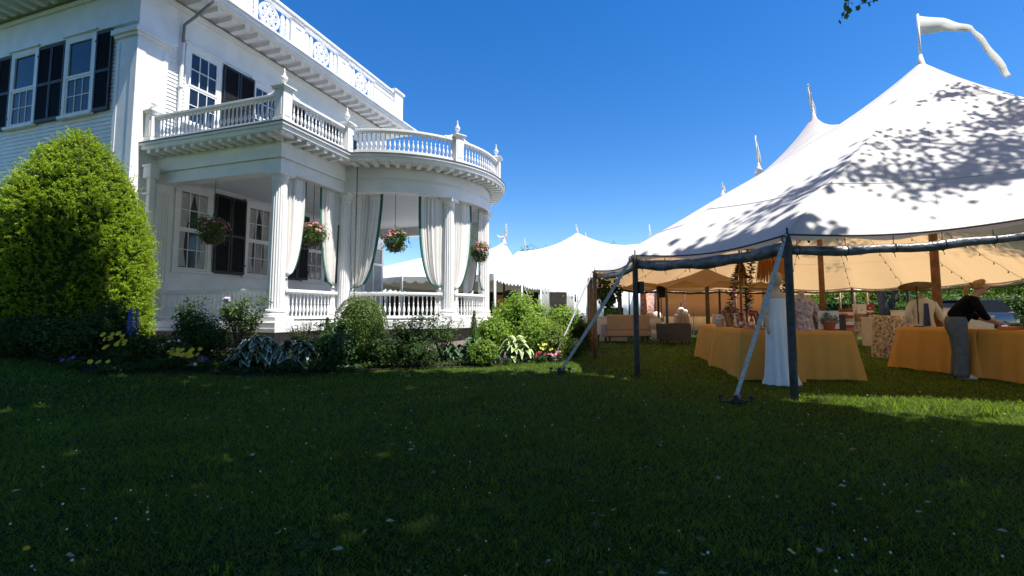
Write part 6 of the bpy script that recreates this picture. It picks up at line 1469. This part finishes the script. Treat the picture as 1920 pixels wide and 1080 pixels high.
# ------------------------------------------------------------ the woman at the table
def skin_mesh(name, V, E_, Rd, m, parent, sub=2, root=0):
    me = bpy.data.meshes.new(name); me.from_pydata(V, E_, []); o = bpy.data.objects.new(name, me); COL.objects.link(o); o.parent = parent
    md = o.modifiers.new('skin', 'SKIN'); md.use_smooth_shade = True
    sv = me.skin_vertices[0].data if me.skin_vertices else None
    if sv is None:
        return o
    for i, r in enumerate(Rd): sv[i].radius = r if hasattr(r, '__len__') else (r, r)
    sv[root].use_root = True
    s = o.modifiers.new('sub', 'SUBSURF'); s.levels = sub; s.render_levels = sub
    me.materials.append(m); return o
def person():
    c = empty('person', (7.6, 8.25, 0), R(-28), 'woman with blonde ponytail, black sweater and grey jeans bending over the gold table', 'person')
    V = []; E_ = []; Rd = []
    def v(p, r, prev=None):
        V.append(p); Rd.append(r)
        if prev is not None: E_.append((prev, len(V) - 1))
        return len(V) - 1
    pel = v((0, 0, .92), (.12, .15)); sp = v((.06, 0, 1.08), (.1, .13), pel); ch = v((.15, 0, 1.24), (.11, .15), sp); nb_ = v((.24, 0, 1.36), (.06, .07), ch); nk = v((.29, 0, 1.42), (.045, .045), nb_)
    hd = v((.34, 0, 1.49), (.075, .07), nk); h2 = v((.365, 0, 1.55), (.088, .078), hd); h3 = v((.37, 0, 1.61), (.06, .06), h2); 
    for s in (-1, 1):
        hp = v((.0, s * .09, .86), .09, pel); kn = v((.02, s * .1, .48), .055, hp); an = v((.0, s * .1, .09), .04, kn); toe = v((.14, s * .11, .04), .035, an)
        sh = v((.2, s * .17, 1.31), .05, ch); el = v((.26, s * .24, 1.06), .038, sh); wr = v((.46, s * .16, .96), .025, el); pm_ = v((.54, s * .13, .935), (.036, .016), wr)
        for k in range(4):
            y = s * .13 + (k - 1.5) * .019; f1 = v((.585 + .004 * (k in (1, 2)), y, .925), .009, pm_); v((.62 + .006 * (k in (1, 2)), y, .905), .0075, f1)
        t1 = v((.545, s * .13 - s * .035, .925), .01, pm_); v((.575, s * .13 - s * .045, .905), .008, t1)
    # nose and chin shaping on the head
    v((.455, 0, 1.53), .014, h2); v((.42, 0, 1.46), .03, hd)
    skin_mesh('body', V, E_, Rd, M['skin'], c)
    # sweater: torso and sleeves
    V, E_, Rd = [], [], []
    def w2(p, r, prev=None):
        V.append(p); Rd.append(r)
        if prev is not None: E_.append((prev, len(V) - 1))
        return len(V) - 1
    a = w2((-.02, 0, .95), (.165, .19)); b = w2((.07, 0, 1.1), (.13, .165), a); d = w2((.16, 0, 1.25), (.135, .18), b); e = w2((.235, 0, 1.36), (.09, .1), d)
    for s in (-1, 1): q = w2((.2, s * .17, 1.31), .075, d); q = w2((.25, s * .25, 1.13), .066, q); q = w2((.3, s * .235, 1.035), .06, q); w2((.37, s * .2, 1.0), .048, q)
    skin_mesh('sweater', V, E_, Rd, M['knit'], c, 2)
    # wide jeans
    for s in (-1, 1):
        MB().loft([(-.01, s * .105, .03, .105, .1), (0, s * .105, .1, .1, .095), (.02, s * .1, .45, .085, .09), (.015, s * .095, .7, .1, .1), (-.01, s * .075, .86, .135, .11), (-.005, s * .06, .98, .135, .115), (.0, s * .06, 1.04, .12, .11)], 18).build('trouser_leg', M['denim'], c, True)
        MB().loft([(.06, s * .11, 0, .135, .048), (.06, s * .11, .025, .137, .05), (.04, s * .11, .06, .11, .045), (.0, s * .11, .09, .05, .04)], 16).build('shoe', M['pwhite'], c, True)
    # hair with ponytail, eyes, brows, mouth, ear
    hb = MB(); rows = []
    for th in np.linspace(0.0, 1.0, 9):
        e_ = math.pi * th; rr = math.sin(e_ * .62 + .02); row = []
        for a in np.linspace(0, 6.283, 25)[:-1]:
            ca = math.cos(a); r = rr * (1.0 if ca < .3 else 1 - .35 * th * ca); row.append((.345 + ca * .106 * r - .015, math.sin(a) * .092 * rr, 1.56 + .105 * math.cos(e_ * .62) - (.0 if ca < .2 else -.04 * th * 2)))
        rows.append(row)
    hb.grid(rows, closed=True); hb.tube([(.25, 0, 1.58), (.2, 0, 1.56), (.16, 0, 1.49), (.15, 0, 1.42), (.17, 0, 1.36)], [.028, .04, .042, .032, .01], 12); hb.build('hair', M['hair'], c, True)
    MB().tube([(.235, .0, 1.585), (.225, 0, 1.575)], .034, 10).build('hair_tie', M['knit'], c, True)
    fx = MB()
    for s in (-1, 1): fx.sphere((.437, s * .03, 1.555), .009, 8, 6)
    fx.build('eyes', mat('eye', (.05, .03, .02), .2), c, True); MB().tube([(.438, -.022, 1.492), (.447, 0, 1.493), (.438, .022, 1.492)], .006, 6).build('mouth', mat('lip', (.4, .12, .1), .5), c, True)
    for s in (-1, 1): MB().lathe([(.012, -.006), (.02, 0), (.012, .006)], 10, M=Matrix.Translation((.35, s * .085, 1.54)) @ Matrix.Rotation(R(90), 4, 'X')).build('ear', M['skin'], c, True)
person()
# ------------------------------------------------------------ the big shade trees round the camera
def shade_tree(name, base, centre, lab, region, n, seed):
    """crown built from leaf clumps spread so that it shades a stretch of lawn"""
    c = empty(name, (base[0], base[1], 0), 0, lab, 'tree', 'big shade trees over the lawn'); r_ = np.random.default_rng(seed)
    gx, gy, h = region(r_, n); n = len(gx)
    k = h / TAN; P = np.stack([gx + SH.x * k - base[0], gy + SH.y * k - base[1], h], 1)
    P += r_.normal(size=P.shape) * .16
    N = r_.normal(size=P.shape) * .6 + np.array([SH.x, SH.y, 1.6]) * .9
    leaf_obj('crown', P, N, .27, .2, M['treeleaf'], c, fold=.12)
    cx, cy, cz = centre; mb = MB(); mb.tube([(0, 0, -.1), (.1, .1, 2.5), ((cx - base[0]) * .3, (cy - base[1]) * .3, 5), ((cx - base[0]) * .8, (cy - base[1]) * .8, cz)], [.45, .38, .3, .1], 12); mb.build('trunk', M['bark'], c, True)
    mb = MB()
    for k in range(9):
        j = r_.integers(0, n); q = P[j] * [1, 1, 1]; s = Vector(((cx - base[0]) * .3, (cy - base[1]) * .3, 4.2 + .2 * k)); mb.tube([s, s.lerp(Vector(q), .5) + Vector((0, 0, .6)), Vector(q)], [.14, .08, .02], 6)
    mb.build('limbs', M['bark'], c, True)
    return c
def clumps(r_, n, x0, x1, y0, y1, h0, h1, per=45, rad=.42, test=None):
    m = int(n / per * 3) + 10; cx = r_.uniform(x0, x1, m); cy = r_.uniform(y0, y1, m); ch = r_.uniform(h0, h1, m)
    if test is not None:
        k = test(cx, cy); cx, cy, ch = cx[k], cy[k], ch[k]
    cx, cy, ch = cx[:max(1, n // per)], cy[:max(1, n // per)], ch[:max(1, n // per)]
    i = r_.integers(0, len(cx), n)
    return cx[i] + r_.normal(size=n) * rad, cy[i] + r_.normal(size=n) * rad, ch[i] + r_.normal(size=n) * .3
def lim_left(x, y, m=.25):
    edge = np.interp(x, [-16, -10.2, -9.5, -8, -7.3, -5.6, -3, -1.2, 0, 1.0, 2.2, 3.2], [7.5, 7.6, 8.9, 9.2, 9.2, 9.6, 9.5, 9.4, 9.3, 9.2, 8.3, 7.2]); return y < edge - m
def lim_right(x, y, m=.25):
    edge = np.interp(x, [0, 1.6, 2.4, 3.2, 4.2, 5.5, 7.5, 10, 16], [9.3, 8.9, 8.0, 7.0, 5.3, 5.0, 4.7, 4.4, 4.4]); return y < edge - m
def fillin(r_, n, x0, x1, y0, y1, h0, h1, test):
    x = r_.uniform(x0, x1, n * 2); y = r_.uniform(y0, y1, n * 2); k = test(x, y, .45) & ((np.sin(x * 1.9 + 1) * np.sin(y * 2.3) + .5 * np.sin(x * 5.1) * np.sin(y * 4.3)) < 1.25)
    x, y = x[k][:n], y[k][:n]; return x, y, r_.uniform(h0, h1, len(x))
def both(a, b): return tuple(np.concatenate([u, v]) for u, v in zip(a, b))
def reg1(r_, n): return both(clumps(r_, n // 2, -16, 2.6, -9, 9.9, 8.2, 11.5, test=lambda x, y: lim_left(x, y, .6)), fillin(r_, n // 2, -16, 2.6, -7, 9.9, 8.5, 11.5, lim_left))
def reg2(r_, n): return both(clumps(r_, n // 2, 0, 15, -9, 8, 8.0, 11.0, test=lambda x, y: lim_right(x, y, .8)), fillin(r_, n // 2, 0, 13, -7, 8, 8.3, 11, lim_right))
shade_tree('shade_tree', (-3.5, -4.5), (-4, 0, 9), 'broad leafy tree standing behind the camera on the left', reg1, 68000, 3)
shade_tree('shade_tree', (9, -4.5), (8, -1, 9), 'broad leafy tree standing behind the camera on the right', reg2, 52000, 4)
# outer branches of the right tree that cast leaf shade on the tent roof
def roofshade():
    r_ = np.random.default_rng(12); T = []
    sp = [((6.5, 6.9, 3.1), .8, .3, 25), ((7.5, 7.3, 3.6), .9, .35, 30), ((5.4, 7.4, 3.4), 1.0, .35, 15), ((4.5, 7.6, 2.9), .7, .2, 8), ((6.6, 8.1, 4.1), .6, .25, 8), ((8.4, 8.0, 4.6), .9, .3, 22), ((8.9, 8.9, 5.4), .4, .15, 5), ((10.6, 17.3, 3.2), 1.3, .9, 230), ((12.3, 14.4, 3.0), 1.1, .9, 190), ((13.6, 12.8, 2.8), 1.0, .9, 150), ((9.6, 8.4, 4.7), .8, .25, 16)]
    c = empty('shade_tree', (15, 3, 0), 0, 'tall tree right of the tent whose branches dapple the tent roof', 'tree', 'big shade trees over the lawn'); mb = MB(); C = []
    mb.tube([(0, 0, -.1), (-.2, .1, 4), (-.6, .5, 9), (-1, 1, 13)], [.4, .33, .22, .08], 10)
    for (t, rx, ry, m) in sp:
        hh = r_.uniform(10.2, 11.6) if t[1] < 12 else 14.5; k = (hh - t[2]) / TAN; q = Vector((t[0] + SH.x * k - 15, t[1] + SH.y * k - 3, hh)); s = Vector((-.6, .5, 8.6)); mid = s.lerp(q, .5) + Vector((0, 0, .9)); mb.tube([s, mid, q], [.1, .06, .015], 6)
        for j in range(m):
            o = Vector((r_.normal() * rx * .6, r_.normal() * ry * .6, r_.normal() * .25)); cl = q + o; e = mid.lerp(q, r_.uniform(.4, 1))
            mb.tube([e, cl], [.012, .004], 4)
            n = int(r_.integers(7, 20)); C.append(np.array(cl) + r_.normal(size=(n, 3)) * [.30, .16, .14])
    mb.build('trunk_and_limbs', M['bark'], c, True); C = np.concatenate(C); leaf_obj('crown', C, r_.normal(size=C.shape) * .5 + [SH.x, SH.y, 1.5], .13, .085, M['treeleaf'], c, fold=.1)
    q = r_.normal(size=(5000, 3)) * [1.2, 1.6, 1.0] + [2.5, -2.5, 13.5]; leaf_obj('crown', q, r_.normal(size=q.shape), .22, .15, M['treeleaf'], c)
roofshade()
# leafy twig tips that reach down into the picture at the top
def twig(pts, label, n):
    a = pts[0]; c = empty('hanging_twig', a, 0, label, 'branch', 'leafy twigs hanging into view at the top'); L = [Vector(p) - Vector(a) for p in pts]; MB().tube(L, [.008] + [.004] * (len(L) - 1), 5).build('stem', M['bark'], c)
    mb = MB()
    for k in range(n):
        t = (k + .5) / n * (len(L) - 1); i = int(t); p = L[i].lerp(L[i + 1], t - i) + Vector((rng.normal() * .03, rng.normal() * .03, rng.normal() * .025)); s = rng.uniform(.028, .05); Q = Matrix.Translation(p) @ Matrix.Rotation(rng.uniform(0, 6.28), 4, 'Z') @ Matrix.Rotation(rng.uniform(.2, 1.5), 4, 'Y')
        out = [(math.cos(u) * s * r, math.sin(u) * s * r * .8, .15 * s * abs(math.sin(u))) for u, r in zip(np.linspace(0, 6.283, 13)[:-1], (1, .7, .95, .6, .85, .6, .5, .6, .85, .6, .95, .7))]
        mb.add([(0, 0, 0)] + out, [(0, i_ + 1, (i_ + 1) % 12 + 1) for i_ in range(12)], Q)
    mb.build('leaves', M['treeleaf'], c)
Yt = 5.2
twig([at(1665, -90, Yt), at(1655, -30, Yt), at(1640, 2, Yt), at(1612, 8, Yt)], 'leafy twig tip at the top edge, upper part of the left pair', 20)
twig([at(1630, -90, Yt + .1), at(1600, -30, Yt), at(1590, 10, Yt), at(1578, 34, Yt)], 'leafy twig tip hanging lowest at the top edge left of the pennant', 24)
twig([at(1945, -60, Yt), at(1930, 0, Yt), at(1922, 42, Yt)], 'few dark leaves at the top right corner', 14)
